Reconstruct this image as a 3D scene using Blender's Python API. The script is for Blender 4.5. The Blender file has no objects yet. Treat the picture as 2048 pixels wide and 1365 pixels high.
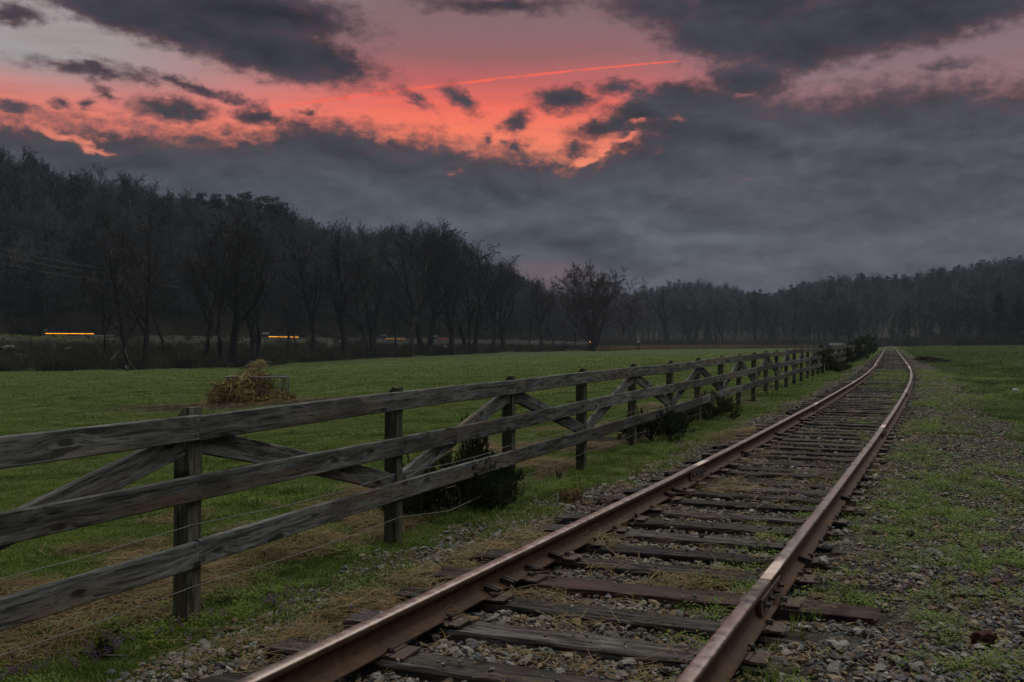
import bpy, math, random
import numpy as np
from mathutils import Vector, Matrix, Euler

rng = np.random.default_rng(7)
random.seed(7)
scene = bpy.context.scene
COL = scene.collection

# ------------------------------------------------------------------ camera, world, sun, exposure
F = 2000.0                      # focal length in pixels of the 2048 px wide photograph
CX, VH = 1024.0, 692.0          # principal column, horizon row
EYE = 1.45
EXPO = 0.75
SKYK = 2.0 ** (-EXPO)

cam_d = bpy.data.cameras.new("camera")
cam_d.sensor_width = 36.0
cam_d.lens = F / 2048.0 * 36.0
cam_d.clip_start = 0.05
cam_d.clip_end = 6000.0
cam = bpy.data.objects.new("camera", cam_d)
COL.objects.link(cam)
cam.location = (0, 0, EYE)
cam.rotation_euler = (math.radians(90) + math.atan((VH - 682.5) / F), 0, 0)
scene.camera = cam

SUN_EL, SUN_AZ = math.radians(71), math.radians(35)     # azimuth from +Y towards +X
sun_d = bpy.data.lights.new("sun", 'SUN')
sun_d.energy = 1.5
sun_d.angle = math.radians(92)
sun_d.color = (1.0, 0.99, 0.90)
sun = bpy.data.objects.new("sun", sun_d)
COL.objects.link(sun)
_sd = Vector((math.sin(SUN_AZ) * math.cos(SUN_EL), math.cos(SUN_AZ) * math.cos(SUN_EL), math.sin(SUN_EL)))
sun.rotation_euler = _sd.to_track_quat('Z', 'Y').to_euler()
sun.location = (0, 0, 60)

scene.view_settings.view_transform = 'Standard'
scene.view_settings.look = 'None'
scene.view_settings.gamma = 1.0
scene.view_settings.use_curve_mapping = False
scene.view_settings.exposure = EXPO
scene.cycles.use_denoising = True
scene.cycles.max_bounces = 5
scene.cycles.diffuse_bounces = 3
scene.cycles.glossy_bounces = 2
scene.cycles.volume_bounces = 1
scene.cycles.transparent_max_bounces = 4


def lin(r, g, b, k=1.0):
    def f(c):
        c /= 255.0
        return (c / 12.92 if c <= 0.04045 else ((c + 0.055) / 1.055) ** 2.4) * k
    return (f(r), f(g), f(b), 1.0)


class NT:
    """small helper around a node tree"""
    def __init__(self, tree):
        self.t = tree
        tree.nodes.clear()

    def n(self, typ, ins=None, **props):
        nd = self.t.nodes.new(typ)
        for k, v in props.items():
            setattr(nd, k, v)
        for k, v in (ins or {}).items():
            sock = nd.inputs[k]
            if isinstance(v, bpy.types.NodeSocket):
                self.t.links.new(v, sock)
            else:
                sock.default_value = v
        return nd

    def m(self, op, a, b=0.0, c=None, clamp=False):
        ins = {0: a, 1: b}
        if c is not None:
            ins[2] = c
        return self.n('ShaderNodeMath', ins, operation=op, use_clamp=clamp).outputs[0]

    def step(self, x, a, b):
        return self.n('ShaderNodeMapRange', {'Value': x, 'From Min': a, 'From Max': b, 'To Min': 0.0, 'To Max': 1.0},
                      interpolation_type='SMOOTHSTEP').outputs[0]

    def mix(self, fac, a, b, blend='MIX'):
        nd = self.n('ShaderNodeMix', data_type='RGBA', blend_type=blend)
        for i, v in ((0, fac), (6, a), (7, b)):
            if isinstance(v, bpy.types.NodeSocket):
                self.t.links.new(v, nd.inputs[i])
            else:
                nd.inputs[i].default_value = v
        return nd.outputs[2]

    def ramp(self, fac, stops, interp='LINEAR'):
        nd = self.n('ShaderNodeValToRGB', {'Fac': fac})
        cr = nd.color_ramp
        cr.interpolation = interp
        cr.elements[0].position, cr.elements[0].color = stops[0][0], stops[0][1]
        cr.elements[1].position, cr.elements[1].color = stops[-1][0], stops[-1][1]
        for p, c in stops[1:-1]:
            e = cr.elements.new(p)
            e.color = c
        return nd.outputs[0]

    def noise(self, vec, scale, detail=4.0, rough=0.55, dist=0.0):
        return self.n('ShaderNodeTexNoise', {'Vector': vec, 'Scale': scale, 'Detail': detail, 'Roughness': rough,
                                             'Distortion': dist})


def P_of(u):
    return math.atan((u - CX) / F) * 20.0


def Q_of(u, v):
    return math.atan((VH - v) / math.hypot(F, u - CX)) * 20.0


def build_world():
    w = bpy.data.worlds.new("World")
    scene.world = w
    w.use_nodes = True
    T = NT(w.node_tree)
    tc = T.n('ShaderNodeTexCoord')
    d = tc.outputs['Generated']
    sp = T.n('ShaderNodeSeparateXYZ', {0: d})
    x, y, z = sp.outputs
    p0 = T.m('MULTIPLY', T.m('ARCTAN2', x, y), 20.0)
    q0 = T.m('MULTIPLY', T.m('ARCSINE', z), 20.0)
    nv = T.n('ShaderNodeVectorMath', {0: d, 1: (20.0, 20.0, 36.0)}, operation='MULTIPLY').outputs[0]
    wn = T.noise(nv, 0.55, 6.0, 0.62)
    wsep = T.n('ShaderNodeSeparateColor', {0: wn.outputs['Color']})
    p = T.m('ADD', p0, T.m('MULTIPLY', T.m('SUBTRACT', wsep.outputs[0], 0.5), 0.3))
    q = T.m('ADD', q0, T.m('MULTIPLY', T.m('SUBTRACT', wsep.outputs[1], 0.5), 0.2))
    wn2 = T.noise(nv, 2.4, 5.0, 0.6)
    ws2 = T.n('ShaderNodeSeparateColor', {0: wn2.outputs['Color']})
    p = T.m('ADD', p, T.m('MULTIPLY', T.m('SUBTRACT', ws2.outputs[0], 0.5), 0.62))
    q = T.m('ADD', q, T.m('MULTIPLY', T.m('SUBTRACT', ws2.outputs[1], 0.5), 0.40))
    fine = T.noise(nv, 3.2, 10.0, 0.68).outputs['Fac']
    big = T.noise(nv, 0.33, 5.0, 0.55).outputs['Fac']

    def blob(u, v, ru, rv, ang=0.0, hard=1.0):
        cx, cy = P_of(u), Q_of(u, v)
        k = math.cos(math.atan((u - CX) / F)) ** 1.5
        rx, ry = ru / 100.0 * k, rv / 100.0 * k
        a = math.radians(ang)
        dx, dy = T.m('SUBTRACT', p, cx), T.m('SUBTRACT', q, cy)
        ex = T.m('ADD', T.m('MULTIPLY', dx, math.cos(a) / rx), T.m('MULTIPLY', dy, math.sin(a) / rx))
        ey = T.m('ADD', T.m('MULTIPLY', dx, -math.sin(a) / ry), T.m('MULTIPLY', dy, math.cos(a) / ry))
        r = T.m('SQRT', T.m('ADD', T.m('MULTIPLY', ex, ex), T.m('MULTIPLY', ey, ey)))
        return T.m('MULTIPLY', T.m('SUBTRACT', 1.0, r), hard * min(1.5, .22 + ry / 0.35))

    # lower cloud deck: everything under a drawn top edge
    pts = [(0, 222), (60, 235), (180, 246), (300, 252), (420, 262), (520, 260), (590, 232), (700, 238), (760, 262), (870, 272),
           (960, 290), (1060, 298), (1140, 314), (1190, 304), (1240, 274), (1300, 238), (1370, 206), (1430, 190), (1480, 178), (1530, 182), (1600, 184),
           (1690, 180), (1770, 165), (1900, 158), (2048, 158)]
    fc = T.n('ShaderNodeFloatCurve', {'Value': T.n('ShaderNodeMapRange', {'Value': p, 'From Min': -16.0, 'From Max': 16.0}).outputs[0]})
    cv = fc.mapping.curves[0]
    loc = [((P_of(u) + 16) / 32, Q_of(u, v) / 10.0) for u, v in pts]
    loc = [(0.0, 0.52), ((P_of(-400) + 16) / 32, 0.44)] + loc + [((P_of(2400) + 16) / 32, 0.50), (1.0, 0.56)]
    cv.points[0].location = loc[0]
    cv.points[1].location = loc[-1]
    for l in loc[1:-1]:
        cv.points.new(*l)
    for pt in cv.points:
        pt.handle_type = 'AUTO_CLAMPED'
    fc.mapping.update()
    qtop = T.m('MULTIPLY', fc.outputs[0], 10.0)
    deck = T.m('MINIMUM', T.m('MULTIPLY', T.m('SUBTRACT', qtop, q), 1.35), 1.2)
    D = deck
    for b in [(330, 30, 330, 62, -12), (520, 92, 250, 58, -10), (640, 112, 120, 36, -12), (200, 12, 230, 40, -14), (480, 20, 260, 60, -4),
              (20, 28, 70, 20, 0),
              (1700, 42, 330, 80, 4), (1900, 20, 300, 62, 8), (1470, 68, 190, 62, -10), (1330, 14, 130, 36, -6), (1500, 8, 170, 60, 0), (1620, 70, 170, 50, 0), (1590, 112, 120, 36, 0),
              (1500, 160, 90, 40, 0),
              (190, 143, 130, 13, -4), (400, 180, 150, 10, -12), (345, 220, 80, 24, -3), (520, 234, 50, 17, 6), (618, 222, 18, 8, 10),
              (112, 212, 16, 12, 0), (168, 210, 14, 10, 0), (208, 190, 22, 14, -40), (922, 198, 44, 17, -32), (830, 196, 40, 8, -28),
              (1036, 240, 34, 18, 20), (1132, 197, 62, 26, 0), (976, 276, 13, 10, 20), (1235, 246, 90, 26, 14), (1300, 225, 90, 40, 0), (1235, 172, 44, 14, 0),
              (1345, 200, 100, 38, 0), (1150, 300, 40, 18, 10), (1030, 292, 30, 16, 0), (1420, 250, 160, 90, 0), (1900, 128, 60, 9, 0),
              (25, 215, 40, 16, 0), (1000, 8, 160, 16, 0)]:
        D = T.m('MAXIMUM', D, blob(*b))
    # general broken cloud over the rest of the sky
    gen = T.m('MULTIPLY', T.m('SUBTRACT', big, 0.47), 6.0)
    gen = T.m('SUBTRACT', gen, T.m('MULTIPLY', T.m('SUBTRACT', 1.0, T.step(q0, 6.4, 9.0)), 3.0))
    side = T.m('MAXIMUM', T.step(T.m('ABSOLUTE', p0), 9.8, 13.0), 0.0)
    gen2 = T.m('SUBTRACT', T.m('MULTIPLY', T.m('SUBTRACT', big, 0.42), 6.0), T.m('MULTIPLY', T.m('SUBTRACT', 1.0, side), 4.0))
    D = T.m('MAXIMUM', D, T.m('MAXIMUM', gen, gen2))
    # openings in the deck
    for b, s in [((150, 284, 92, 12, -17), 1.25), ((208, 301, 40, 8, -10), 1.1), ((1165, 324, 28, 11, 15), 1.5), ((1246, 276, 22, 8, 25), 1.3), ((1210, 300, 18, 10, 40), .9),
                 ((1312, 302, 18, 12, 30), 1.1), ((905, 346, 46, 9, 4), 1.0), ((645, 320, 60, 7, 0), 1.1), ((1490, 357, 66, 10, 0), 1.5), ((1600, 352, 40, 6, 0), 1.1),
                 ((1285, 240, 34, 8, 8), 1.7), ((1355, 236, 24, 7, 0), 1.2), ((1490, 190, 26, 8, 20), .8)]:
        D = T.m('SUBTRACT', D, T.m('MULTIPLY', T.m('MAXIMUM', T.m('ADD', blob(*b), 0.12), 0.0), s * 1.0))
    D = T.m('ADD', D, T.m('MULTIPLY', T.m('SUBTRACT', fine, 0.5), 1.5))
    cover = T.step(D, -0.42, 0.46)

    # clear sky behind the clouds
    rq = T.n('ShaderNodeMapRange', {'Value': q0, 'From Min': 0.0, 'From Max': 10.0}).outputs[0]
    def qs(v):
        return max(0.0, min(1.0, Q_of(1000, v) / 10.0))
    clear = T.ramp(rq, [(0.0, lin(225, 120, 105)), (qs(330), lin(255, 142, 104)), (qs(258), lin(255, 126, 96)), (qs(210), lin(248, 110, 92)),
                        (qs(165), lin(198, 100, 97)), (qs(110), lin(152, 100, 102)), (qs(40), lin(134, 106, 110)), (0.85, lin(114, 110, 116)),
                        (1.0, lin(104, 110, 118))])
    leftf = T.m('MULTIPLY', T.m('SUBTRACT', 1.0, T.step(p0, P_of(60), P_of(860))), T.step(q0, Q_of(300, 262), Q_of(300, 130)))
    clear = T.mix(leftf, clear, lin(162, 156, 156))
    rightf = T.step(p0, P_of(1180), P_of(1600))
    clear = T.mix(rightf, clear, T.mix(T.step(q0, 3.0, 5.6), lin(185, 116, 116), lin(136, 112, 120)))
    away = T.step(T.m('ABSOLUTE', p0), 11.0, 20.0)            # the glow fades round the sky, away from the sunset
    clear = T.mix(away, clear, lin(106, 112, 120))
    gl = T.m('POWER', 2.718, T.m('MULTIPLY', T.m('POWER', T.m('ABSOLUTE', T.m('DIVIDE', T.m('SUBTRACT', p0, P_of(930)), 4.6)), 2.0), -1.0))
    clear = T.mix(T.m('MULTIPLY', T.m('SUBTRACT', 1.0, gl), T.m('MULTIPLY', 0.40, T.m('MULTIPLY', T.m('SUBTRACT', 1.0, T.m('MAXIMUM', leftf, rightf)), T.m('SUBTRACT', 1.0, T.step(q0, Q_of(1000, 165), Q_of(1000, 70)))))), clear, lin(205, 124, 118))
    streak = T.noise(T.n('ShaderNodeVectorMath', {0: d, 1: (10.0, 10.0, 110.0)}, operation='MULTIPLY').outputs[0], 1.0, 5.0, 0.6).outputs['Fac']
    clear = T.mix(T.m('MULTIPLY', T.step(streak, 0.42, 0.7), 0.22), clear, lin(140, 92, 96))
    # vapour trail
    us = [430, 600, 800, 1000, 1200, 1362]
    vs = [232, 208, 181, 156, 137, 121]
    co = np.polyfit([P_of(u) for u in us], [Q_of(u, v) for u, v in zip(us, vs)], 3)
    f = T.m('ADD', co[3], T.m('MULTIPLY', p0, T.m('ADD', co[2], T.m('MULTIPLY', p0, T.m('ADD', co[1], T.m('MULTIPLY', p0, co[0]))))))
    dist = T.m('ABSOLUTE', T.m('SUBTRACT', T.m('ADD', q0, T.m('MULTIPLY', T.m('SUBTRACT', fine, 0.5), 0.04)), f))
    wid = T.n('ShaderNodeMapRange', {'Value': p0, 'From Min': P_of(430), 'From Max': P_of(1362), 'To Min': 0.045, 'To Max': 0.018}).outputs[0]
    tr = T.m('SUBTRACT', 1.0, T.step(T.m('DIVIDE', dist, wid), 0.4, 1.3))
    tr = T.m('MULTIPLY', tr, T.step(fine, 0.25, 0.55))
    tr = T.m('MULTIPLY', tr, T.m('MULTIPLY', T.step(p0, P_of(380), P_of(720)), T.m('SUBTRACT', 1.0, T.step(p0, P_of(1350), P_of(1366)))))
    clear = T.mix(T.m('MULTIPLY', tr, 0.85), clear, lin(255, 104, 82))

    # the clouds themselves
    cl = T.ramp(rq, [(0.0, lin(84, 85, 92)), (qs(560), lin(80, 83, 91)), (qs(450), lin(76, 80, 88)), (qs(370), lin(72, 75, 83)),
                     (qs(300), lin(63, 64, 72)), (qs(230), lin(62, 61, 69)), (qs(60), lin(62, 60, 71)), (1.0, lin(72, 73, 84))])
    right_c = T.step(p0, P_of(1150), P_of(1500))
    cl = T.mix(T.m('MULTIPLY', right_c, 0.55), cl, T.ramp(rq, [(0.0, lin(84, 84, 92)), (qs(500), lin(80, 82, 90)), (qs(300), lin(74, 75, 85)), (qs(180), lin(68, 69, 79)), (1.0, lin(64, 65, 77))]))
    soft = T.noise(T.n('ShaderNodeVectorMath', {0: d, 1: (16.0, 16.0, 44.0)}, operation='MULTIPLY').outputs[0], 0.5, 7.0, 0.6, 0.6).outputs['Fac']
    shade = T.n('ShaderNodeMapRange', {'Value': T.m('ADD', T.m('MULTIPLY', soft, 0.62), T.m('MULTIPLY', fine, 0.38)), 'From Min': 0.32, 'From Max': 0.68, 'To Min': 0.60, 'To Max': 1.38}).outputs[0]
    # lumps: the same billows read a little higher up tell their lit from their shaded side
    lv = T.n('ShaderNodeVectorMath', {0: d, 1: (15.0, 15.0, 34.0)}, operation='MULTIPLY').outputs[0]
    lv2 = T.n('ShaderNodeVectorMath', {0: lv, 1: (0.12, 0.0, 0.42)}, operation='ADD').outputs[0]
    lump = T.m('SUBTRACT', T.noise(lv2, 0.62, 6.0, 0.56, 0.5).outputs['Fac'], T.noise(lv, 0.62, 6.0, 0.56, 0.5).outputs['Fac'])
    shade = T.m('MULTIPLY', shade, T.m('ADD', 1.0, T.m('MULTIPLY', lump, 1.75)))
    shade = T.m('MULTIPLY', shade, T.m('SUBTRACT', 1.0, T.m('MULTIPLY', T.m('SUBTRACT', 1.0, T.step(T.m('SUBTRACT', qtop, q), 0.2, 1.1)), 0.20)))
    cl = T.mix(1.0, cl, T.n('ShaderNodeCombineColor', {0: shade, 1: shade, 2: shade}).outputs[0], 'MULTIPLY')
    thin = T.m('MULTIPLY', T.m('SUBTRACT', 1.0, T.step(D, 0.15, 0.9)), 0.30)
    cl = T.mix(thin, cl, lin(122, 80, 84))
    pink = T.m('MULTIPLY', T.step(blob(1090, 552, 130, 40, 0), -0.2, 1.0), 0.55)
    cl = T.mix(pink, cl, lin(112, 90, 94))
    sky = T.mix(cover, clear, cl)
    # faint clear-air light of the low sun on the whole dome
    nish = T.n('ShaderNodeTexSky', sky_type='NISHITA', sun_disc=False, sun_elevation=math.radians(3), sun_rotation=SUN_AZ)
    base = T.n('ShaderNodeBackground', {'Color': sky, 'Strength': SKYK})
    air = T.n('ShaderNodeBackground', {'Color': nish.outputs[0], 'Strength': 0.0002})
    add = T.n('ShaderNodeAddShader', {0: base.outputs[0], 1: air.outputs[0]})
    T.n('ShaderNodeOutputWorld', {'Surface': add.outputs[0]})
    w.cycles.sampling_method = 'MANUAL'
    w.cycles.sample_map_resolution = 512


build_world()

# ------------------------------------------------------------------ helpers


def prop(o, label=None, cat=None, group=None, kind=None):
    if label: o['label'] = label
    if cat: o['category'] = cat
    if group: o['group'] = group
    if kind: o['kind'] = kind
    return o


def mesh_from(name, V, Fc, mat=None, smooth=False, mat_idx=None):
    me = bpy.data.meshes.new(name)
    V = np.asarray(V, dtype=np.float32)
    if isinstance(Fc, np.ndarray):
        k = Fc.shape[1]
        me.vertices.add(len(V))
        me.vertices.foreach_set('co', V.ravel())
        me.loops.add(Fc.size)
        me.loops.foreach_set('vertex_index', Fc.astype(np.int32).ravel())
        me.polygons.add(len(Fc))
        me.polygons.foreach_set('loop_start', np.arange(0, Fc.size, k, dtype=np.int32))
        me.update(calc_edges=True)
    else:
        me.from_pydata(V.tolist(), [], Fc)
        me.update()
    mats = mat if isinstance(mat, (list, tuple)) else [mat]
    for m in mats:
        if m: me.materials.append(m)
    if mat_idx is not None:
        me.polygons.foreach_set('material_index', np.asarray(mat_idx, dtype=np.int32))
    me.polygons.foreach_set('use_smooth', np.full(len(me.polygons), smooth, dtype=bool))
    return me


def link(name, me, parent=None, loc=None, mw=None):
    o = bpy.data.objects.new(name, me)
    COL.objects.link(o)
    if parent: o.parent = parent
    if mw is not None:
        base = Vector((0, 0, 0))
        pr = parent
        while pr:
            base += pr.location
            pr = pr.parent
        o.matrix_basis = Matrix.Translation(-base) @ mw
    elif loc is not None:
        o.location = loc
    return o


def empty(name, loc, label, cat, group=None):
    o = bpy.data.objects.new(name, None)
    o.empty_display_size = 0.2
    COL.objects.link(o)
    o.location = loc
    return prop(o, label, cat, group)


class MB:
    """collects pieces of one mesh"""
    def __init__(self):
        self.V, self.F, self.n = [], [], 0

    def add(self, V, Fc):
        self.V.extend([tuple(v) for v in V])
        self.F.extend([tuple(i + self.n for i in f) for f in Fc])
        self.n += len(V)

    def box(self, c, s, M=None):
        x, y, z = s[0] / 2, s[1] / 2, s[2] / 2
        V = [Vector((sx * x, sy * y, sz * z)) for sz in (-1, 1) for sy in (-1, 1) for sx in (-1, 1)]
        if M is not None: V = [M @ v for v in V]
        V = [v + Vector(c) for v in V]
        self.add(V, [(0, 2, 3, 1), (4, 5, 7, 6), (0, 1, 5, 4), (2, 6, 7, 3), (0, 4, 6, 2), (1, 3, 7, 5)])

    def tube(self, pts, rad, n=5, cap=True):
        pts = [Vector(p) for p in pts]
        rad = rad if hasattr(rad, '__len__') else [rad] * len(pts)
        V, Fc = [], []
        for i, p in enumerate(pts):
            t = (pts[min(i + 1, len(pts) - 1)] - pts[max(i - 1, 0)]).normalized()
            a = t.orthogonal().normalized() if abs(t.z) > 0.98 else Vector((-t.y, t.x, 0)).normalized()
            b = t.cross(a)
            for k in range(n):
                an = 2 * math.pi * k / n
                V.append(p + (a * math.cos(an) + b * math.sin(an)) * rad[i])
        for i in range(len(pts) - 1):
            for k in range(n):
                k2 = (k + 1) % n
                Fc.append((i * n + k, i * n + k2, (i + 1) * n + k2, (i + 1) * n + k))
        if cap:
            Fc.append(tuple(range(n - 1, -1, -1)))
            Fc.append(tuple((len(pts) - 1) * n + k for k in range(n)))
        self.add(V, Fc)

    def mesh(self, name, mat, smooth=False):
        return mesh_from(name, np.array(self.V), self.F, mat, smooth)


def hash2(ix, iy, seed):
    h = (ix.astype(np.int64) * 374761393 + iy.astype(np.int64) * 668265263 + seed * 1442695041) & 0x7fffffff
    h = ((h ^ (h >> 13)) * 1274126177) & 0x7fffffff
    h = (h ^ (h >> 16)) & 0xffffff
    return h / float(0xffffff)


def vnoise(x, y, seed=0):
    xi, yi = np.floor(x), np.floor(y)
    fx, fy = x - xi, y - yi
    fx, fy = fx * fx * (3 - 2 * fx), fy * fy * (3 - 2 * fy)
    a, b = hash2(xi, yi, seed), hash2(xi + 1, yi, seed)
    c, d = hash2(xi, yi + 1, seed), hash2(xi + 1, yi + 1, seed)
    return (a * (1 - fx) + b * fx) * (1 - fy) + (c * (1 - fx) + d * fx) * fy


def fbm(x, y, s=1.0, seed=0, oct=4):
    t, a, n = 0.0, 0.5, 0.0
    for o in range(oct):
        t = t + a * vnoise(x * s + 17.3 * o, y * s - 9.1 * o, seed + o)
        n += a
        a *= 0.5
        s *= 2.03
    return t / n


def sstep(a, b, x):
    t = np.clip((np.asarray(x, float) - a) / (b - a), 0, 1)
    return t * t * (3 - 2 * t)


def px(u, v, d):
    return ((u - CX) / F * d, d, EYE - (v - VH) / F * d)


# ------------------------------------------------------------------ line of the track and of the fence
_Y = np.arange(-30.0, 420.0, 0.25)
_sl = 0.378 + 0.060 * (1 - sstep(11, 52, _Y))
_X = np.cumsum(_sl) * 0.25
_X = _X - np.interp(3.66, _Y, _X) - 0.209


def trX(y): return np.interp(y, _Y, _X)
def trS(y): return np.interp(y, _Y, _sl)


_ty = np.array([-40, 0, 9, 15, 20, 27, 35, 54, 80, 107, 150, 187, 300, 420.0])
_tz = np.array([0.2, 0.2, 0.2, 0.255, 0.33, 0.40, 0.455, 0.55, 0.68, 0.80, 0.93, 1.0, 1.1, 1.15])
_yy = np.arange(-40, 420, 0.5)
_zz = np.interp(_yy, _ty, _tz)
for _ in range(7):
    _k = np.ones(9) / 9
    _zz = np.convolve(np.pad(_zz, 4, mode='edge'), _k, 'valid')


def trZ(y): return np.interp(y, _yy, _zz)      # top of the rail heads


def t_off(x, y):                                # offset from the track's centre line, right positive
    s = trS(y)
    return (x - trX(y)) / np.sqrt(1 + s * s)


def fenceX(y):
    return -1.823 + (np.asarray(y, float) - 5.6) * 0.3995 - 0.00009 * np.maximum(np.asarray(y, float) - 30, 0) ** 2


def f_off(x, y): return (x - fenceX(y)) * 0.93


POST_K = list(range(-2, 44))
def post_xy(k):
    y = 5.6 + 2.23 * k
    return float(fenceX(y)), y
def post_base(y): return float(np.interp(y, [0, 5.6, 10, 14.5, 19, 23.4, 28, 32, 45, 60, 100], [-.08, -.075, -.07, -.01, 0.0, .03, .075, .12, .22, .3, .5]))
def post_top(y): return float(np.interp(y, [0, 5.6, 10, 14.5, 19, 23.4, 28, 32, 37, 45, 60, 100], [1.09, 1.106, 1.148, 1.19, 1.222, 1.262, 1.31, 1.34, 1.376, 1.41, 1.47, 1.62]))


# ------------------------------------------------------------------ terrain
def tps_fit(P, Z, lam=0.02):
    n = len(P)
    r = np.linalg.norm(P[:, None] - P[None], axis=2)
    K = np.where(r > 0, r * r * np.log(np.maximum(r, 1e-9)), 0) + lam * np.eye(n)
    A = np.zeros((n + 3, n + 3))
    A[:n, :n] = K
    A[:n, n] = 1; A[:n, n + 1:] = P
    A[n, :n] = 1; A[n + 1:, :n] = P.T
    return np.linalg.solve(A, np.concatenate([Z, np.zeros(3)]))


# edge of the pasture (foot of the creek trees) and what lies behind, per column of the photograph
TBL = np.array([  # u, d_edge, v_edge, d_road, z_road, d_ridge, z_ridge
    (-1800, 95, 750, 140, 2.8, 215, 36), (-600, 98, 750, 146, 2.8, 220, 35), (0, 102, 746, 150, 2.75, 228, 32), (130, 106, 743.5, 156, 2.75, 235, 28), (270, 112, 741, 162, 2.75, 243, 25),
    (400, 122, 738, 172, 2.7, 252, 23), (515, 132, 735, 184, 2.7, 262, 25), (600, 142, 727, 195, 2.65, 270, 23), (700, 154, 720, 207, 2.6, 282, 21), (800, 166, 715, 222, 2.6, 292, 22), (870, 176, 711.5, 236, 2.6, 300, 22),
    (940, 188, 708.5, 254, 2.6, 308, 17), (1000, 200, 706, 268, 2.6, 316, 14), (1060, 214, 704.5, 290, 2.6, 330, 9), (1120, 224, 703.5, 315, 2.6, 350, 5),
    (1190, 236, 703, 345, 2.6, 420, 6), (1240, 275, 701, 370, 2.4, 640, 20), (1300, 315, 699, 390, 2.2, 660, 24), (1390, 330, 698.5, 400, 2.2, 660, 28), (1480, 330, 698, 400, 2.2, 650, 24),
    (1540, 330, 697.5, 400, 2.2, 640, 19), (1600, 325, 697, 390, 2.3, 600, 23), (1700, 320, 696.5, 380, 2.3, 570, 26), (1800, 300, 694.5, 360, 2.4, 540, 25),
    (1900, 270, 693, 335, 2.4, 520, 27), (2000, 255, 692, 320, 2.5, 505, 30), (2048, 250, 692, 315, 2.5, 500, 31), (2600, 240, 692, 300, 2.5, 470, 36), (3800, 220, 692, 280, 2.6, 420, 40)], float)
_taz = np.arctan((TBL[:, 0] - CX) / F)
_sec = 1 / np.cos(_taz)
_re, _rr, _rg = TBL[:, 1] * _sec, TBL[:, 3] * _sec, TBL[:, 5] * _sec
_ze = EYE - (TBL[:, 2] - VH) / F * TBL[:, 1]
_zr, _zg = TBL[:, 4], TBL[:, 6]

cp = []
for y in (-30, -12, 0, 4, 8, 12, 17, 23, 30, 40, 54, 75, 107, 150, 187, 230):
    cp.append((float(trX(y)), y, float(trZ(y)) - 0.30))
for y in (0, 6, 10, 15, 20, 26, 32, 45, 60, 85):
    cp.append((float(fenceX(y)), y, post_base(y) - 0.015))
for y in (4, 9, 15, 22, 30, 45, 70, 110):
    xx = float(trX(y))
    cp.append((xx + 4.2, y, float(trZ(y)) - 0.24))
for u, v, d in ((515, 803, 40), (515, 739.5, 119), (0, 800, 48), (300, 778, 52), (800, 748, 72), (1000, 728, 95), (0, 900, 22), (250, 900, 21), (1200, 716, 130), (1400, 708, 150), (1560, 704, 170)):
    cp.append(px(u, v, d))
for i in range(2, len(TBL) - 2):
    cp.append((math.sin(_taz[i]) * _re[i], math.cos(_taz[i]) * _re[i], _ze[i]))
cp += [(-30, 5, -0.7), (-60, 20, -1.0), (-70, 60, -1.2), (-25, -20, -0.6), (20, -10, 0.0), (30, 15, 0.2), (60, 40, 0.5), (40, 70, 0.75), (70, 110, 1.0), (60, 180, 1.25), (90, 10, 0.6)]
cp = np.array(cp)
_S = 50.0
TPSW = tps_fit(cp[:, :2] / _S, cp[:, 2], 0.003)


def tps(x, y):
    x, y = np.asarray(x, float), np.asarray(y, float)
    sh = x.shape
    Q = np.stack([x.ravel(), y.ravel()], 1) / _S
    out = np.empty(len(Q))
    C = cp[:, :2] / _S
    for a in range(0, len(Q), 20000):
        q = Q[a:a + 20000]
        r2 = ((q[:, None] - C[None]) ** 2).sum(2)
        U = 0.5 * r2 * np.log(np.maximum(r2, 1e-12))
        out[a:a + 20000] = U @ TPSW[:len(C)] + TPSW[len(C)] + q @ TPSW[len(C) + 1:]
    return out.reshape(sh)


def az_tables(az):
    a = np.clip(az, _taz[0], _taz[-1])
    return [np.interp(a, _taz, t) for t in (_re, _ze, _rr, _zr, _rg, _zg)]


def ground_z(x, y, bumps=True):
    x, y = np.asarray(x, float), np.asarray(y, float)
    az, r = np.arctan2(x, y), np.hypot(x, y)
    re, ze, rr, zr, rg, zg = az_tables(az)
    # base, frozen at the pasture's edge
    k = np.minimum(1.0, re / np.maximum(r, 1e-6))
    behind = sstep(1.2, 2.0, np.abs(az))
    base = np.clip(tps(x * k, y * k), -2.2, 1.7)
    base = base * (1 - behind) + behind * np.clip(base, -0.4, 0.1)
    # shoulder beside the track
    if np.any((r < 120)):
        off = t_off(x, y)
        bed = trZ(y) - 0.205
        w = (1 - sstep(1.7, 2.6, np.abs(off))) * (y > -35) * (r < 230)
        base = base * (1 - w) + (bed - 0.10) * w
    z = base.copy()
    t1 = sstep(0, 1, (r - re - 2) / np.maximum(rr - 5 - re, 1))
    z = np.where(r > re, ze * (1 - t1) + zr * t1 + 0 * z, z)
    fr = (r > re)
    z = np.where(fr, (base) * (1 - t1) + zr * t1, z)
    t2 = np.clip((r - rr - 9) / np.maximum(rg - rr - 9, 1), 0, None)
    hill = np.where(t2 < 1, np.sin(np.clip(t2, 0, 1) * math.pi / 2) ** 1.15, 1 - 0.25 * np.clip(t2 - 1, 0, 1.6))
    z = np.where(r > rr + 9, zr + (zg - zr) * hill, z)
    if bumps:
        n = fbm(x, y, 0.03, 5, 3) - 0.5
        z = z + np.where(r > rr + 9, n * 6.0 * sstep(0, 40, r - rr - 9), 0)
        z = z + (fbm(x, y, 0.9, 11, 3) - 0.5) * 0.07 * sstep(2.2, 3.4, np.abs(t_off(x, y)) + 3 * (r > 200)) * (r < re + 5)
        # rough broken bank between the pasture and the road
        z = z + (fbm(x, y, 0.22, 31, 3) - 0.5) * 1.6 * sstep(0, 8, r - re) * (1 - sstep(-10, 0, r - rr))
    return z


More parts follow.
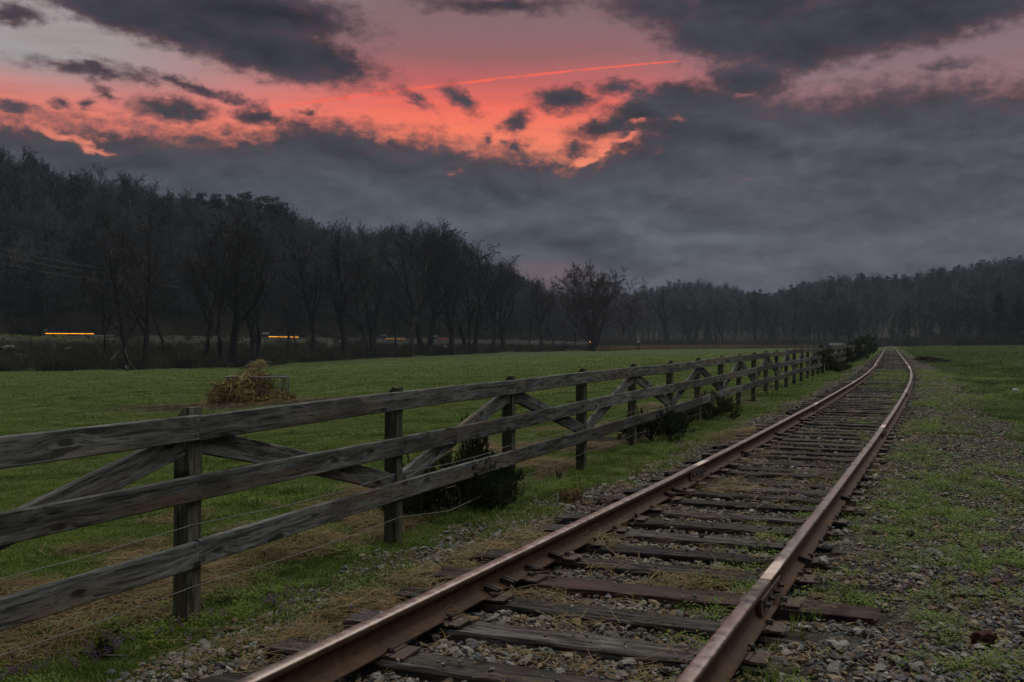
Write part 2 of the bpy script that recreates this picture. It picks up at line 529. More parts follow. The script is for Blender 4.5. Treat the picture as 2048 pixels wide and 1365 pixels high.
def ballast_z(off, y):
    bed = trZ(y) - 0.222 + 0.042 * sstep(0.85, 1.1, off) * (1 - np.exp(-((y - 5.95) / 0.42) ** 2) * (off < 1.5)) - 0.034 * sstep(0.8, 0.95, -off) * (1 - sstep(1.35, 1.6, -off))
    z = bed - 0.10 * sstep(1.25, 2.1, -off) - 0.075 * sstep(1.5, 3.3, off)
    z = z - 0.25 * sstep(2.0, 2.5, -off) - 0.22 * sstep(3.2, 4.2, off)
    return z


def surf_z(x, y):
    off = t_off(x, y)
    g = ground_z(x, y)
    sl_ = trS(y)
    b = ballast_z(off, y + off * sl_ / np.sqrt(1 + sl_ * sl_)) + (fbm(x, y, 3.0, 3, 3) - 0.5) * 0.035
    return np.maximum(g, np.where((off > -2.7) & (off < 4.4) & (y > -8) & (y < 330), b, -99))


# zone masks, shared by the ground's material and by what grows on it
def m_straw(x, y):
    fo, of = f_off(x, y), t_off(x, y)
    n = fbm(x, y, 1.3, 41, 4)
    a = sstep(-2.1, -1.5, fo) * (1 - sstep(-0.3, 0.0, fo)) * sstep(0.42, 0.60, n + 0.08 - 0.05 * sstep(9, 13, y) - 0.12 * sstep(16, 24, y))
    a = np.maximum(a, 0.75 * sstep(-3.4, -2.2, fo) * (1 - sstep(-1.6, -1.0, fo)) * sstep(0.47, 0.60, n))
    b = sstep(-1.62, -1.4, of) * (1 - sstep(-1.0, -0.85, of)) * (1 - sstep(7.2, 8.6, y)) * sstep(0.34, 0.5, n)
    b2 = sstep(-1.62, -1.45, of) * (1 - sstep(-1.2, -0.9, of)) * (1 - sstep(6.3, 7.2, y)) * sstep(5.0, 5.6, y)
    c = np.exp(-((of + 0.42) / 0.3) ** 2 - ((y - 10.2) / 0.45) ** 2) * 1.3
    d = np.exp(-((of + 1.5) / 0.45) ** 2 - ((y - 16.0) / 1.3) ** 2) * 1.2
    e = np.exp(-((of + 0.5) / 0.3) ** 2 - ((y - 5.75) / 0.2) ** 2) + 0.8 * np.exp(-((of - 0.25) / 0.3) ** 2 - ((y - 6.1) / 0.22) ** 2)
    return np.clip(np.maximum.reduce([a * (y < 40), b, b2, c, d, e]), 0, 1)


FEED = (px(515, 803, 40.0), px(517, 739.5, 119.0))


def m_mud(x, y):
    m = np.zeros_like(np.asarray(x, float))
    for (fx, fy, fz), (sx, sy, dy) in zip(FEED, ((6.2, 3.2, 1.9), (4.6, 5.0, 1.5))):
        m = np.maximum(m, 1.25 - np.hypot((x - fx) / sx, (y - fy + dy) / sy) + (fbm(x, y, 0.8, 51, 3) - 0.5) * 1.0)
    fo = f_off(x, y)
    r = sstep(-1.7, -1.2, fo) * (1 - sstep(-0.6, -0.2, fo)) * sstep(0.55, 0.66, fbm(x, y, 0.7, 52, 3)) * 0.9
    return np.clip(np.maximum(m, r * (y < 40)), 0, 1)


def m_weed(x, y):                                # greenery growing in the stone to the right of the track
    of = t_off(x, y)
    n = fbm(x, y, 0.9, 61, 4)
    w = sstep(0.80, 1.1, of) * sstep(0.40, 0.60, n) * (1 - 0.85 * sstep(10, 13, y) * (1 - sstep(16, 26, y)) * (of > 1.5))
    w = np.maximum(w, np.exp(-((of - 1.75) / 0.42) ** 2 - ((y - 7.9) / 0.6) ** 2) * 1.2)
    w = np.maximum(w, 0.45 * (np.abs(of) < 0.7) * sstep(0.5, 0.64, fbm(x, y, 1.4, 62, 3)) * sstep(-0.1, 0.5, of))
    w = np.maximum(w, 0.8 * np.exp(-((of - 0.62) / 0.14) ** 2) * sstep(0.45, 0.6, fbm(x, y, 1.6, 63, 3)))
    w = np.maximum(w, (np.abs(of) < 0.7) * sstep(0.46, 0.6, fbm(x, y, 0.8, 65, 3)) * sstep(18, 40, y))
    w = np.maximum(w, .30 * sstep(.95, 1.2, of) * sstep(.45, .62, fbm(x, y, 2.3, 68, 3)))
    w = w * (0.15 + 0.85 * sstep(0.42, 0.60, fbm(x, y, 5.0, 66, 3)))
    return np.clip(w, 0, 1)


def m_stone(x, y):                               # where loose stone lies
    of = t_off(x, y)
    n = fbm(x, y, 0.8, 71, 4)
    e = (n - 0.5) * 1.5
    left = sstep(-2.25, -2.0, of + e * 0.5 - 0.25 * sstep(9, 12, y) + 0.25 * (1 - sstep(5, 6.5, y)) * -1)
    right = 1 - sstep(2.5, 2.9, of + e * 0.6 - 0.55 * (1 - sstep(8, 20, y)) + 0.5 * sstep(25, 45, y))
    far = 1 - 0.9 * sstep(60, 100, y)
    return np.clip(left * right * far, 0, 1)


# ------------------------------------------------------------------ materials
def mat(name):
    m = bpy.data.materials.new(name)
    m.use_nodes = True
    return m, NT(m.node_tree)


def finish(T, color, rough=0.9, normal=None, metal=0.0, spec=0.3, trans=None):
    b = T.n('ShaderNodeBsdfPrincipled', {'Base Color': color, 'Roughness': rough, 'Metallic': metal, 'Specular IOR Level': spec})
    if normal is not None:
        T.t.links.new(normal, b.inputs['Normal'])
    T.n('ShaderNodeOutputMaterial', {'Surface': b.outputs[0]})
    return b


def bump(T, h, strength=0.5, dist=0.01):
    return T.n('ShaderNodeBump', {'Height': h, 'Strength': strength, 'Distance': dist}).outputs[0]


def C(r, g, b): return (r, g, b, 1.0)


def m_ground():
    m, T = mat("ground_cover")
    pos = T.n('ShaderNodeNewGeometry').outputs['Position']
    at = T.n('ShaderNodeAttribute', attribute_name='zone')
    sep = T.n('ShaderNodeSeparateColor', {0: at.outputs['Color']})
    straw, mud, litter = sep.outputs
    meadow = at.outputs['Alpha']
    n1 = T.noise(pos, 0.55, 6, 0.65).outputs['Fac']
    n2 = T.noise(pos, 6.0, 5, 0.7).outputs['Fac']
    n3 = T.noise(pos, 45.0, 3, 0.7).outputs['Fac']
    n4 = T.noise(pos, 0.07, 4, 0.6).outputs['Fac']
    g = T.ramp(n2, [(0.28, C(.024, .034, .010)), (0.45, C(.040, .058, .014)), (0.6, C(.055, .076, .018)), (0.75, C(.075, .085, .028))])
    g = T.mix(T.m('MULTIPLY', T.step(n1, 0.42, 0.66), 0.5), g, C(.062, .076, .024))
    g = T.mix(T.m('MULTIPLY', T.step(n4, 0.4, 0.65), 0.35), g, C(.058, .066, .022))
    g = T.mix(T.m('MULTIPLY', T.step(n3, 0.5, 0.75), 0.35), g, C(.022, .028, .010))
    mead = T.ramp(n2, [(0.3, C(.022, .042, .018)), (0.55, C(.036, .066, .026)), (0.75, C(.055, .078, .034))])
    g = T.mix(meadow, g, mead)
    st = T.ramp(n3, [(0.3, C(.036, .024, .012)), (0.5, C(.075, .050, .023)), (0.72, C(.13, .09, .042))])
    g = T.mix(T.step(T.m('ADD', straw, T.m('MULTIPLY', T.m('SUBTRACT', n2, 0.5), 0.6)), 0.3, 0.7), g, st)
    md = T.ramp(n3, [(0.3, C(.010, .008, .006)), (0.6, C(.022, .016, .010)), (0.8, C(.050, .036, .020))])
    g = T.mix(T.step(T.m('ADD', mud, T.m('MULTIPLY', T.m('SUBTRACT', n2, 0.5), 0.8)), 0.3, 0.6), g, md)
    lt = T.ramp(n2, [(0.3, C(.017, .017, .012)), (0.55, C(.032, .031, .021)), (0.75, C(.050, .046, .031))])
    g = T.mix(litter, g, lt)
    finish(T, g, 0.95, bump(T, T.m('ADD', n2, T.m('MULTIPLY', n3, 0.4)), 0.7, 0.05), spec=0.1)
    return m


def m_ballast():
    m, T = mat("ballast_grit")
    pos = T.n('ShaderNodeNewGeometry').outputs['Position']
    vo = T.n('ShaderNodeTexVoronoi', {'Vector': pos, 'Scale': 26.0})
    vd = T.n('ShaderNodeTexVoronoi', {'Vector': pos, 'Scale': 26.0}, feature='DISTANCE_TO_EDGE')
    r = T.n('ShaderNodeSeparateColor', {0: vo.outputs['Color']}).outputs[0]
    col = T.ramp(r, [(0.0, C(.045, .043, .040)), (0.3, C(.075, .068, .058)), (0.55, C(.080, .058, .038)), (0.8, C(.10, .094, .084)), (1.0, C(.05, .038, .026))])
    col = T.mix(T.step(vd.outputs['Distance'], 0.0, 0.10), C(.02, .017, .013), col)
    pn = T.noise(pos, 0.8, 5, 0.6).outputs['Fac']
    at = T.n('ShaderNodeAttribute', attribute_name='zone')
    sep = T.n('ShaderNodeSeparateColor', {0: at.outputs['Color']})
    n2 = T.noise(pos, 18.0, 4, 0.7).outputs['Fac']
    grn = T.ramp(n2, [(0.3, C(.028, .042, .012)), (0.6, C(.06, .088, .02)), (0.75, C(.09, .10, .035))])
    col = T.mix(T.m('MULTIPLY', T.step(T.m('ADD', sep.outputs[1], T.m('MULTIPLY', T.m('SUBTRACT', n2, 0.5), 1.2)), 0.35, 0.8), 0.85), col, grn)
    st = T.ramp(n2, [(0.3, C(.030, .020, .010)), (0.55, C(.07, .047, .022)), (0.75, C(.12, .085, .04))])
    col = T.mix(T.m('MULTIPLY', T.step(sep.outputs[0], 0.25, 0.6), 0.9), col, st)
    col = T.mix(T.m('MULTIPLY', T.step(pn, 0.5, 0.7), 0.4), col, C(.045, .035, .025))
    finish(T, col, 0.95, bump(T, T.step(vd.outputs['Distance'], 0.0, 0.25), 0.8, 0.02), spec=0.15)
    return m


def m_stone_mat(name='track_stone'):
    m, T = mat(name)
    oi = T.n('ShaderNodeObjectInfo')
    tc = T.n('ShaderNodeTexCoord').outputs['Object']
    n = T.noise(tc, 3.0, 5, 0.65).outputs['Fac']
    col = T.ramp(oi.outputs['Random'], [(0.0, C(.15, .15, .148)), (0.14, C(.26, .258, .25)), (0.27, C(.19, .16, .125)), (0.38, C(.33, .315, .29)), (0.47, C(.25, .18, .105)),
                                        (0.58, C(.12, .122, .13)), (0.70, C(.30, .245, .17)), (0.80, C(.16, .115, .075)), (0.88, C(.21, .21, .215)), (0.955, C(.42, .40, .36))], 'CONSTANT')
    col = T.mix(T.m('MULTIPLY', T.step(n, 0.4, 0.7), 0.5), col, C(.075, .06, .045))
    col = T.mix(1.0, col, (.94, .94, .92, 1), 'MULTIPLY')
    finish(T, col, 0.85, bump(T, n, 0.5, 0.2), spec=0.25)
    return m


def m_wood(name, dark, mid, light, warm, axis=0, stretch=14.0, scale=7.0, moss=0.0, hard=1.0, vary=.2):
    """weathered timber; the grain runs along the object's own axis"""
    m, T = mat(name)
    tc = T.n('ShaderNodeTexCoord').outputs['Object']
    oi = T.n('ShaderNodeObjectInfo').outputs['Random']
    off = T.n('ShaderNodeCombineXYZ', {0: T.m('MULTIPLY', oi, 37.0), 1: T.m('MULTIPLY', oi, 11.0), 2: T.m('MULTIPLY', oi, 23.0)}).outputs[0]
    v0 = T.n('ShaderNodeVectorMath', {0: tc, 1: off}, operation='ADD').outputs[0]
    sc = [1.0, 1.0, 1.0]
    sc[axis] = 1.0 / stretch
    v = T.n('ShaderNodeVectorMath', {0: v0, 1: tuple(sc)}, operation='MULTIPLY').outputs[0]
    # knots push the grain aside
    ksc = [2.2, 2.2, 5.5] if axis != 2 else [4, 4, 1.2]
    sx = T.n('ShaderNodeSeparateXYZ', {0: v0}).outputs
    la, lb = (sx[0], sx[2]) if axis == 0 else (sx[2], sx[0])
    if axis == 0 and hard == 1.0 and stretch > 15: lb = sx[1]
    kv = T.n('ShaderNodeTexVoronoi', {'Vector': T.n('ShaderNodeCombineXYZ', {0: T.m('MULTIPLY', la, 1.5), 1: T.m('MULTIPLY', lb, 4.5)}).outputs[0], 'Scale': 1.0, 'Randomness': 1.0}, voronoi_dimensions='2D')
    kd = kv.outputs['Distance']
    knot = T.m('SUBTRACT', 1.0, T.step(kd, 0.045, 0.11))
    vw = T.n('ShaderNodeVectorMath', {0: v, 1: T.n('ShaderNodeCombineXYZ', {0: 0.0, 1: T.m('MULTIPLY', T.m('SUBTRACT', 1.0, T.step(kd, 0.0, 0.32)), 0.02), 2: T.m('MULTIPLY', T.m('SUBTRACT', 1.0, T.step(kd, 0.0, 0.32)), 0.03)}).outputs[0]}, operation='ADD').outputs[0]
    g1 = T.noise(vw, scale * 3.6, 6, 0.72, 0.3).outputs['Fac']
    g2 = T.noise(vw, scale * 14.0, 4, 0.75).outputs['Fac']
    g6 = T.noise(vw, scale * 5.5, 2, 0.5, 0.2).outputs['Fac']
    g3 = T.noise(v0, 2.2, 4, 0.6).outputs['Fac']
    g4 = T.noise(vw, scale * 0.8, 3, 0.6).outputs['Fac']
    col = T.ramp(g1, [(0.38, dark), (0.50, mid), (0.63, light)])
    col = T.mix(T.m('MULTIPLY', T.step(g4, 0.48, 0.64), 0.7), col, warm)
    col = T.mix(T.m('MULTIPLY', T.step(g3, 0.46, 0.70), 0.55), col, dark)
    crack = T.step(g2, 0.55, 0.68)
    col = T.mix(T.m('MULTIPLY', crack, 0.75 * hard), col, C(dark[0] * .3, dark[1] * .3, dark[2] * .3))
    col = T.mix(T.m('MULTIPLY', T.step(g6, 0.60, 0.66), 0.7 * hard), col, C(dark[0] * .25, dark[1] * .25, dark[2] * .25))
    col = T.mix(T.m('MULTIPLY', knot, 0.85), col, C(dark[0] * .35, dark[1] * .33, dark[2] * .3))
    vary = T.n('ShaderNodeMapRange', {'Value': oi, 'To Min': 1 - vary, 'To Max': 1 + vary * .8}).outputs[0]
    col = T.mix(1.0, col, T.n('ShaderNodeCombineColor', {0: vary, 1: vary, 2: vary}).outputs[0], 'MULTIPLY')
    if moss:
        mo = T.m('MULTIPLY', T.step(T.noise(v0, 3.5, 5, 0.65).outputs['Fac'], 0.45, 0.65), moss)
        col = T.mix(mo, col, C(.055, .062, .030))
    h = T.m('SUBTRACT', T.m('MULTIPLY', g1, 0.5), T.m('ADD', T.m('MULTIPLY', crack, 0.9), T.m('MULTIPLY', knot, 0.5)))
    finish(T, col, 0.85, bump(T, h, 0.8 * hard, 0.006), spec=0.2)
    return m


def m_rail(head=False):
    m, T = mat("worn_rail_head" if head else "rusted_steel")
    pos = T.n('ShaderNodeTexCoord').outputs['Object']
    n = T.noise(pos, 14.0, 6, 0.7).outputs['Fac']
    n2 = T.noise(pos, 2.2, 4, 0.6).outputs['Fac']
    n3 = T.noise(pos, 120.0, 3, 0.7).outputs['Fac']
    if head:
        col = T.ramp(n, [(0.3, C(.22, .16, .13)), (0.6, C(.36, .30, .275)), (0.8, C(.27, .21, .18))])
        col = T.mix(T.m('MULTIPLY', T.step(n2, 0.5, 0.7), 0.4), col, C(.20, .115, .08))
        rg = T.n('ShaderNodeMapRange', {'Value': n, 'From Min': 0.3, 'From Max': 0.7, 'To Min': 0.24, 'To Max': 0.42}).outputs[0]
        finish(T, col, rg, bump(T, n3, 0.10, 0.002), metal=0.9, spec=0.4)
    else:
        col = T.ramp(n, [(0.28, C(.030, .015, .008)), (0.5, C(.066, .034, .016)), (0.75, C(.10, .055, .027))])
        col = T.mix(T.m('MULTIPLY', T.step(n2, 0.42, 0.65), 0.6), col, C(.044, .026, .018))
        finish(T, col, 0.68, bump(T, T.m('ADD', n3, T.m('MULTIPLY', n, 0.8)), 0.5, 0.004), metal=0.05, spec=0.22)
    return m


def m_simple(name, c1, c2, scale=8.0, rough=0.85, spec=0.2, rand=0.0, bstr=0.3, metal=0.0):
    m, T = mat(name)
    tc = T.n('ShaderNodeTexCoord').outputs['Object']
    n = T.noise(tc, scale, 5, 0.65).outputs['Fac']
    col = T.mix(T.step(n, 0.35, 0.68), c1, c2)
    if rand:
        oi = T.n('ShaderNodeObjectInfo').outputs['Random']
        vary = T.n('ShaderNodeMapRange', {'Value': oi, 'To Min': 1 - rand, 'To Max': 1 + rand}).outputs[0]
        hs = T.n('ShaderNodeHueSaturation', {'Color': col, 'Value': vary, 'Hue': T.m('ADD', 0.5, T.m('MULTIPLY', T.m('SUBTRACT', T.n('ShaderNodeMath', {0: T.m('MULTIPLY', oi, 7.31)}, operation='FRACT').outputs[0], 0.5), 0.05))})
        col = hs.outputs[0]
    finish(T, col, rough, bump(T, n, bstr, 0.01) if bstr else None, spec=spec, metal=metal)
    return m


def m_leaf(name, c1, c2, c3, rough=0.6):
    """blades and leaves: colour differs from plant to plant"""
    m, T = mat(name)
    oi = T.n('ShaderNodeObjectInfo').outputs['Random']
    col = T.ramp(oi, [(0.0, c1), (0.5, c2), (1.0, c3)])
    pos = T.n('ShaderNodeNewGeometry').outputs['Position']
    n = T.noise(pos, 0.8, 4, 0.65).outputs['Fac']
    n5 = T.noise(pos, 0.22, 4, 0.6).outputs['Fac']
    col = T.mix(T.m('MULTIPLY', T.step(n, 0.45, 0.62), 0.65), col, (c1[0] * .75, c1[1] * .75, c1[2] * .75, 1))
    col = T.mix(T.m('MULTIPLY', T.step(n5, 0.48, 0.66), 0.55), col, c3)
    b = T.n('ShaderNodeBsdfPrincipled', {'Base Color': col, 'Roughness': rough, 'Specular IOR Level': 0.2})
    tr = T.n('ShaderNodeBsdfTranslucent', {'Color': col})
    mx = T.n('ShaderNodeMixShader', {0: 0.3, 1: b.outputs[0], 2: tr.outputs[0]})
    T.n('ShaderNodeOutputMaterial', {'Surface': mx.outputs[0]})
    return m


def m_emit(name, col, strength):
    m, T = mat(name)
    e = T.n('ShaderNodeEmission', {'Color': col, 'Strength': strength})
    T.n('ShaderNodeOutputMaterial', {'Surface': e.outputs[0]})
    return m


M = dict(
    ground=m_ground(), ballast=m_ballast(), stone=m_stone_mat(),
    fence=m_wood("weathered_fence_wood", C(.036, .038, .037), C(.108, .112, .108), C(.200, .202, .194), C(.118, .082, .052), 0, vary=.5),
    post=m_wood("weathered_post_wood", C(.044, .044, .032), C(.112, .112, .080), C(.19, .188, .142), C(.095, .075, .048), 2, moss=0.45),
    sleeper=m_wood("old_creosoted_timber", C(.014, .012, .011), C(.046, .039, .035), C(.125, .115, .108), C(.040, .028, .023), 0, 16.0, 9.0, hard=1.0, vary=.45),
    sleeper_red=m_wood("fresher_creosoted_timber", C(.024, .015, .014), C(.052, .032, .030), C(.082, .056, .050), C(.058, .032, .028), 0, 16.0, 9.0, hard=0.5),
    rail=m_rail(), head=m_rail(True),
    iron=m_simple("rusty_iron", C(.050, .034, .026), C(.090, .060, .046), 30.0, 0.75, 0.3),
    dark_iron=m_simple("dark_iron", C(.030, .024, .022), C(.060, .046, .040), 30.0, 0.55, 0.4, metal=0.3),
    wire=m_simple("galvanised_wire", C(.10, .097, .093), C(.15, .146, .14), 60.0, 0.45, 0.5, metal=0.5, bstr=0),
    bark=m_simple("tree_bark", C(.018, .016, .014), C(.036, .033, .030), 1.6, 0.95, 0.1, rand=0.25),
    bark_pale=m_simple("pale_bark", C(.050, .048, .043), C(.11, .106, .097), 0.9, 0.9, 0.1),
    twig=m_simple("dark_twigs", C(.018, .016, .014), C(.030, .027, .024), 0.5, 0.95, 0.1, rand=0.25, bstr=0),
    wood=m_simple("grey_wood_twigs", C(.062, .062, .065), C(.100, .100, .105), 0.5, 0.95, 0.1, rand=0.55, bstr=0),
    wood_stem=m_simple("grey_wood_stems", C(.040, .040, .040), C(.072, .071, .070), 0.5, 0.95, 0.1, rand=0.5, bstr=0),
    twig_red=m_simple("reddish_buds", C(.050, .024, .023), C(.075, .034, .031), 0.5, 0.95, 0.1, bstr=0),
    pine=m_simple("pine_needles", C(.016, .022, .014), C(.032, .042, .024), 0.6, 0.9, 0.1, rand=0.2, bstr=0),
    juniper=m_leaf("juniper_sprays", C(.022, .030, .013), C(.036, .048, .020), C(.052, .060, .026), 0.7),
    dead=m_simple("dead_brown_twigs", C(.085, .045, .024), C(.14, .08, .045), 9.0, 0.9, 0.1, bstr=0),
    scrub=m_simple("olive_scrub", C(.034, .036, .018), C(.085, .080, .044), 0.4, 0.95, 0.1, rand=0.6, bstr=0),
    grass=m_leaf("pasture_grass", C(.088, .146, .020), C(.122, .190, .027), C(.175, .208, .050)),
    meadow=m_leaf("meadow_grass", C(.062, .110, .028), (.092, .150, .036, 1), C(.14, .165, .052)),
    weed=m_leaf("bright_weeds", C(.115, .185, .018), C(.155, .225, .022), C(.125, .165, .036)),
    straw=m_leaf("dry_straw", C(.095, .063, .022), C(.185, .132, .052), C(.30, .235, .115)),
    hay=m_leaf("old_hay", C(.085, .060, .022), C(.16, .12, .048), C(.24, .185, .085)),
    hay_heap=m_simple("piled_hay", C(.085, .064, .024), C(.32, .26, .115), 7.0, 0.95, 0.1, bstr=0.6),
    flower=m_leaf("purple_petals", C(.13, .05, .15), C(.18, .08, .21), C(.22, .12, .25)),
    rock=m_simple("pale_boulder", C(.045, .044, .042), C(.12, .117, .11), 1.2, 0.9, 0.2),
    drift=m_simple("bleached_wood", C(.055, .051, .045), C(.115, .107, .095), 12.0, 0.85, 0.2),
    brick=m_simple("rust_brown_stone", C(.030, .015, .011), C(.062, .030, .020), 18.0, 0.95, 0.1, bstr=0.8),
    asphalt=m_simple("asphalt", C(.04, .04, .042), C(.06, .06, .062), 3.0, 0.9, 0.2),
    steel=m_simple("galvanised_steel", C(.10, .104, .108), C(.16, .165, .17), 4.0, 0.5, 0.4, metal=0.4, bstr=0),
    paint=m_simple("dull_grey_paint", C(.035, .036, .04), C(.05, .052, .056), 2.0, 0.45, 0.5, bstr=0),
    glass=m_simple("dark_glass", C(.012, .013, .015), C(.018, .019, .021), 2.0, 0.15, 0.5, bstr=0),
    tyre=m_simple("black_rubber", C(.012, .012, .012), C(.02, .02, .02), 2.0, 0.85, 0.2, bstr=0),
    white=m_simple("white_board", C(.50, .50, .49), C(.66, .66, .64), 2.0, 0.7, 0.3, bstr=0),
    roof=m_simple("sheet_metal_roof", C(.045, .048, .05), C(.065, .068, .07), 1.2, 0.85, 0.2, bstr=0),
    plank=m_simple("shed_boards", C(.035, .032, .03), C(.06, .055, .05), 2.0, 0.9, 0.1),
    stubble=m_leaf("dry_stubble", C(.13, .085, .038), C(.18, .12, .055), C(.22, .155, .08)),
    amber=m_emit("amber_lamp_and_trail_glow", lin(255, 165, 35), 3.0 * SKYK),
    red=m_emit("red_trail_glow", lin(200, 60, 50), 0.6 * SKYK),
    road=None)

# ------------------------------------------------------------------ ground sheet
def build_ground():
    front = np.linspace(-0.72, 0.72, 330)
    rest = np.linspace(0.72, 2 * math.pi - 0.72, 70)[1:-1]
    az = np.concatenate([front, rest])
    r = [0.0]
    rad = []
    x = 0.9
    while x < 800:
        rad.append(x)
        x *= 1.032
    rad = np.array(rad)
    A, R = np.meshgrid(az, rad)
    X, Y = R * np.sin(A), R * np.cos(A)
    Z = ground_z(X, Y)
    na, nr = len(az), len(rad)
    V = np.stack([X.ravel(), Y.ravel(), Z.ravel()], 1)
    V = np.vstack([V, [0, 0, float(ground_z(np.array([0.01]), np.array([0.01]))[0])]])
    i, j = np.meshgrid(np.arange(nr - 1), np.arange(na), indexing='ij')
    j2 = (j + 1) % na
    Q = np.stack([i * na + j, i * na + j2, (i + 1) * na + j2, (i + 1) * na + j], -1).reshape(-1, 4)[:, ::-1]
    re, ze, rr, zr, rg, zg = az_tables(np.where(A > math.pi, A - 2 * math.pi, A))
    hill_face = (R[:-1, :] > rr[:-1, :] + 9).reshape(-1)
    straw, mud = m_straw(X, Y), m_mud(X, Y)
    of = t_off(X, Y)
    meadow = sstep(2.2, 3.4, of + (fbm(X, Y, 0.5, 81, 3) - 0.5)) * (R < 300)
    lit = sstep(-1.0, 2.5, R - re + (fbm(X, Y, 0.2, 82, 3) - 0.5) * 3)
    patch = np.zeros_like(lit)
    # small hayfield on the far right hillside
    ua = np.tan(A) * F + CX
    patch = sstep(1730, 1770, ua) * (1 - sstep(1945, 1980, ua)) * sstep(420, 430, R) * (1 - sstep(462, 480, R)) * (np.abs(A) < 0.7)
    lit = lit * (1 - 0.12 * patch)
    zone = np.stack([straw, mud, lit, np.maximum(meadow, patch * .08)], -1).reshape(-1, 4)
    zone = np.vstack([zone, [0, 0, 0, 0]])

    def make(name, faces, label_kind):
        idx = np.unique(faces)
        remap = -np.ones(len(V), int)
        remap[idx] = np.arange(len(idx))
        me = mesh_from(name, V[idx], remap[faces], M['ground'], True)
        a = me.attributes.new('zone', 'FLOAT_COLOR', 'POINT')
        a.data.foreach_set('color', zone[idx].astype(np.float32).ravel())
        return prop(link(name, me), kind='structure')
    make('ground', Q[~hill_face], 0)
    fan = np.array([[len(V) - 1, b, a, a] for a, b in zip(range(na), list(range(1, na)) + [0])])
    make('hillside', Q[hill_face], 0)
    tri = [(na, a, (a + 1) % na) for a in range(na)]
    me = mesh_from('ground_underfoot', np.vstack([V[:na], V[-1:]]), [t[::-1] for t in tri], M['ground'], True)
    prop(link('ground_underfoot', me), kind='structure')


def build_ballast():
    offs = np.concatenate([np.linspace(-2.7, -1.2, 12), np.linspace(-1.1, 1.1, 14), np.linspace(1.2, 4.4, 22)])
    ys = np.concatenate([np.arange(-8, 3, 0.5), np.arange(3, 16, 0.11), np.arange(16, 40, 0.3), np.arange(40, 120, 1.5), np.arange(120, 330, 6)])
    O, Yc = np.meshgrid(offs, ys)
    s = trS(Yc)
    c = 1 / np.sqrt(1 + s * s)
    X = trX(Yc) + O * c
    Y = Yc - O * s * c
    Z = ballast_z(O, Yc) + (fbm(X, Y, 3.0, 3, 3) - 0.5) * 0.035
    n, k = len(ys), len(offs)
    i, j = np.meshgrid(np.arange(n - 1), np.arange(k - 1), indexing='ij')
    Q = np.stack([i * k + j, i * k + j + 1, (i + 1) * k + j + 1, (i + 1) * k + j], -1).reshape(-1, 4)
    me = mesh_from('ballast_bed', np.stack([X.ravel(), Y.ravel(), Z.ravel()], 1), Q, M['ballast'], True)
    st = m_straw(X, Y)
    wd = np.maximum(m_weed(X, Y), 1 - m_stone(X, Y))
    wd = np.maximum(wd, sstep(45, 90, Y) * 0.7)
    a = me.attributes.new('zone', 'FLOAT_COLOR', 'POINT')
    a.data.foreach_set('color', np.stack([st, wd, wd * 0, wd * 0 + 1], -1).astype(np.float32).ravel())
    return prop(link('ballast_bed', me), kind='structure')


build_ground()
ballast = build_ballast()

# ------------------------------------------------------------------ railway track
TRACK = empty('railway_track', (float(trX(5.0)), 5.0, 0.0), 'single rusty railway track on old timber sleepers curving away across the valley', 'railway track')
GA = 0.752


def rail_line(side, y):
    s = float(trS(y)); c = 1 / math.sqrt(1 + s * s)
    return Vector((float(trX(y)) + side * GA * c, y - side * GA * s * c, float(trZ(y))))


def frame_at(y):
    s = float(trS(y))
    t = Vector((s, 1, 0)).normalized()
    return t, Vector((t.y, -t.x, 0))           # along, right


PROF = [(-.068, 0), (.068, 0), (.068, .010), (.050, .016), (.020, .026), (.010, .040), (.008, .072), (.010, .103), (.031, .116), (.0345, .121), (.035, .141), (.0315, .1475), (.024, .1508), (.009, .152),
        (-.009, .152), (-.024, .1508), (-.0315, .1475), (-.035, .141), (-.0345, .121), (-.031, .116), (-.010, .103), (-.008, .072), (-.010, .040), (-.020, .026), (-.050, .016), (-.068, .010)]


def rail_mesh(side, y0, y1):
    n = max(2, int((y1 - y0) / (0.5 if y0 < 40 else 4.0)) + 1)
    ys = np.linspace(y0, y1, n)
    V, Fc, mi = [], [], []
    k = len(PROF)
    for y in ys:
        t, rt = frame_at(y)
        c = rail_line(side, y)
        wob = (float(fbm(np.array([y]), np.array([side * 5.0]), 0.25, 91, 2)[0]) - 0.5) * 0.02
        for a, b in PROF:
            V.append(c + rt * (a + wob) + Vector((0, 0, b - 0.152)))
    for i in range(n - 1):
        for j in range(k):
            j2 = (j + 1) % k
            Fc.append((i * k + j, i * k + j2, (i + 1) * k + j2, (i + 1) * k + j))
            mi.append(1 if 10 <= j <= 16 else 0)
    Fc.append(tuple(range(k - 1, -1, -1))); mi.append(0)
    Fc.append(tuple((n - 1) * k + j for j in range(k))); mi.append(0)
    V = [v - TRACK.location for v in V]
    return mesh_from('rail', np.array(V), Fc, [M['rail'], M['head']], True, mi)


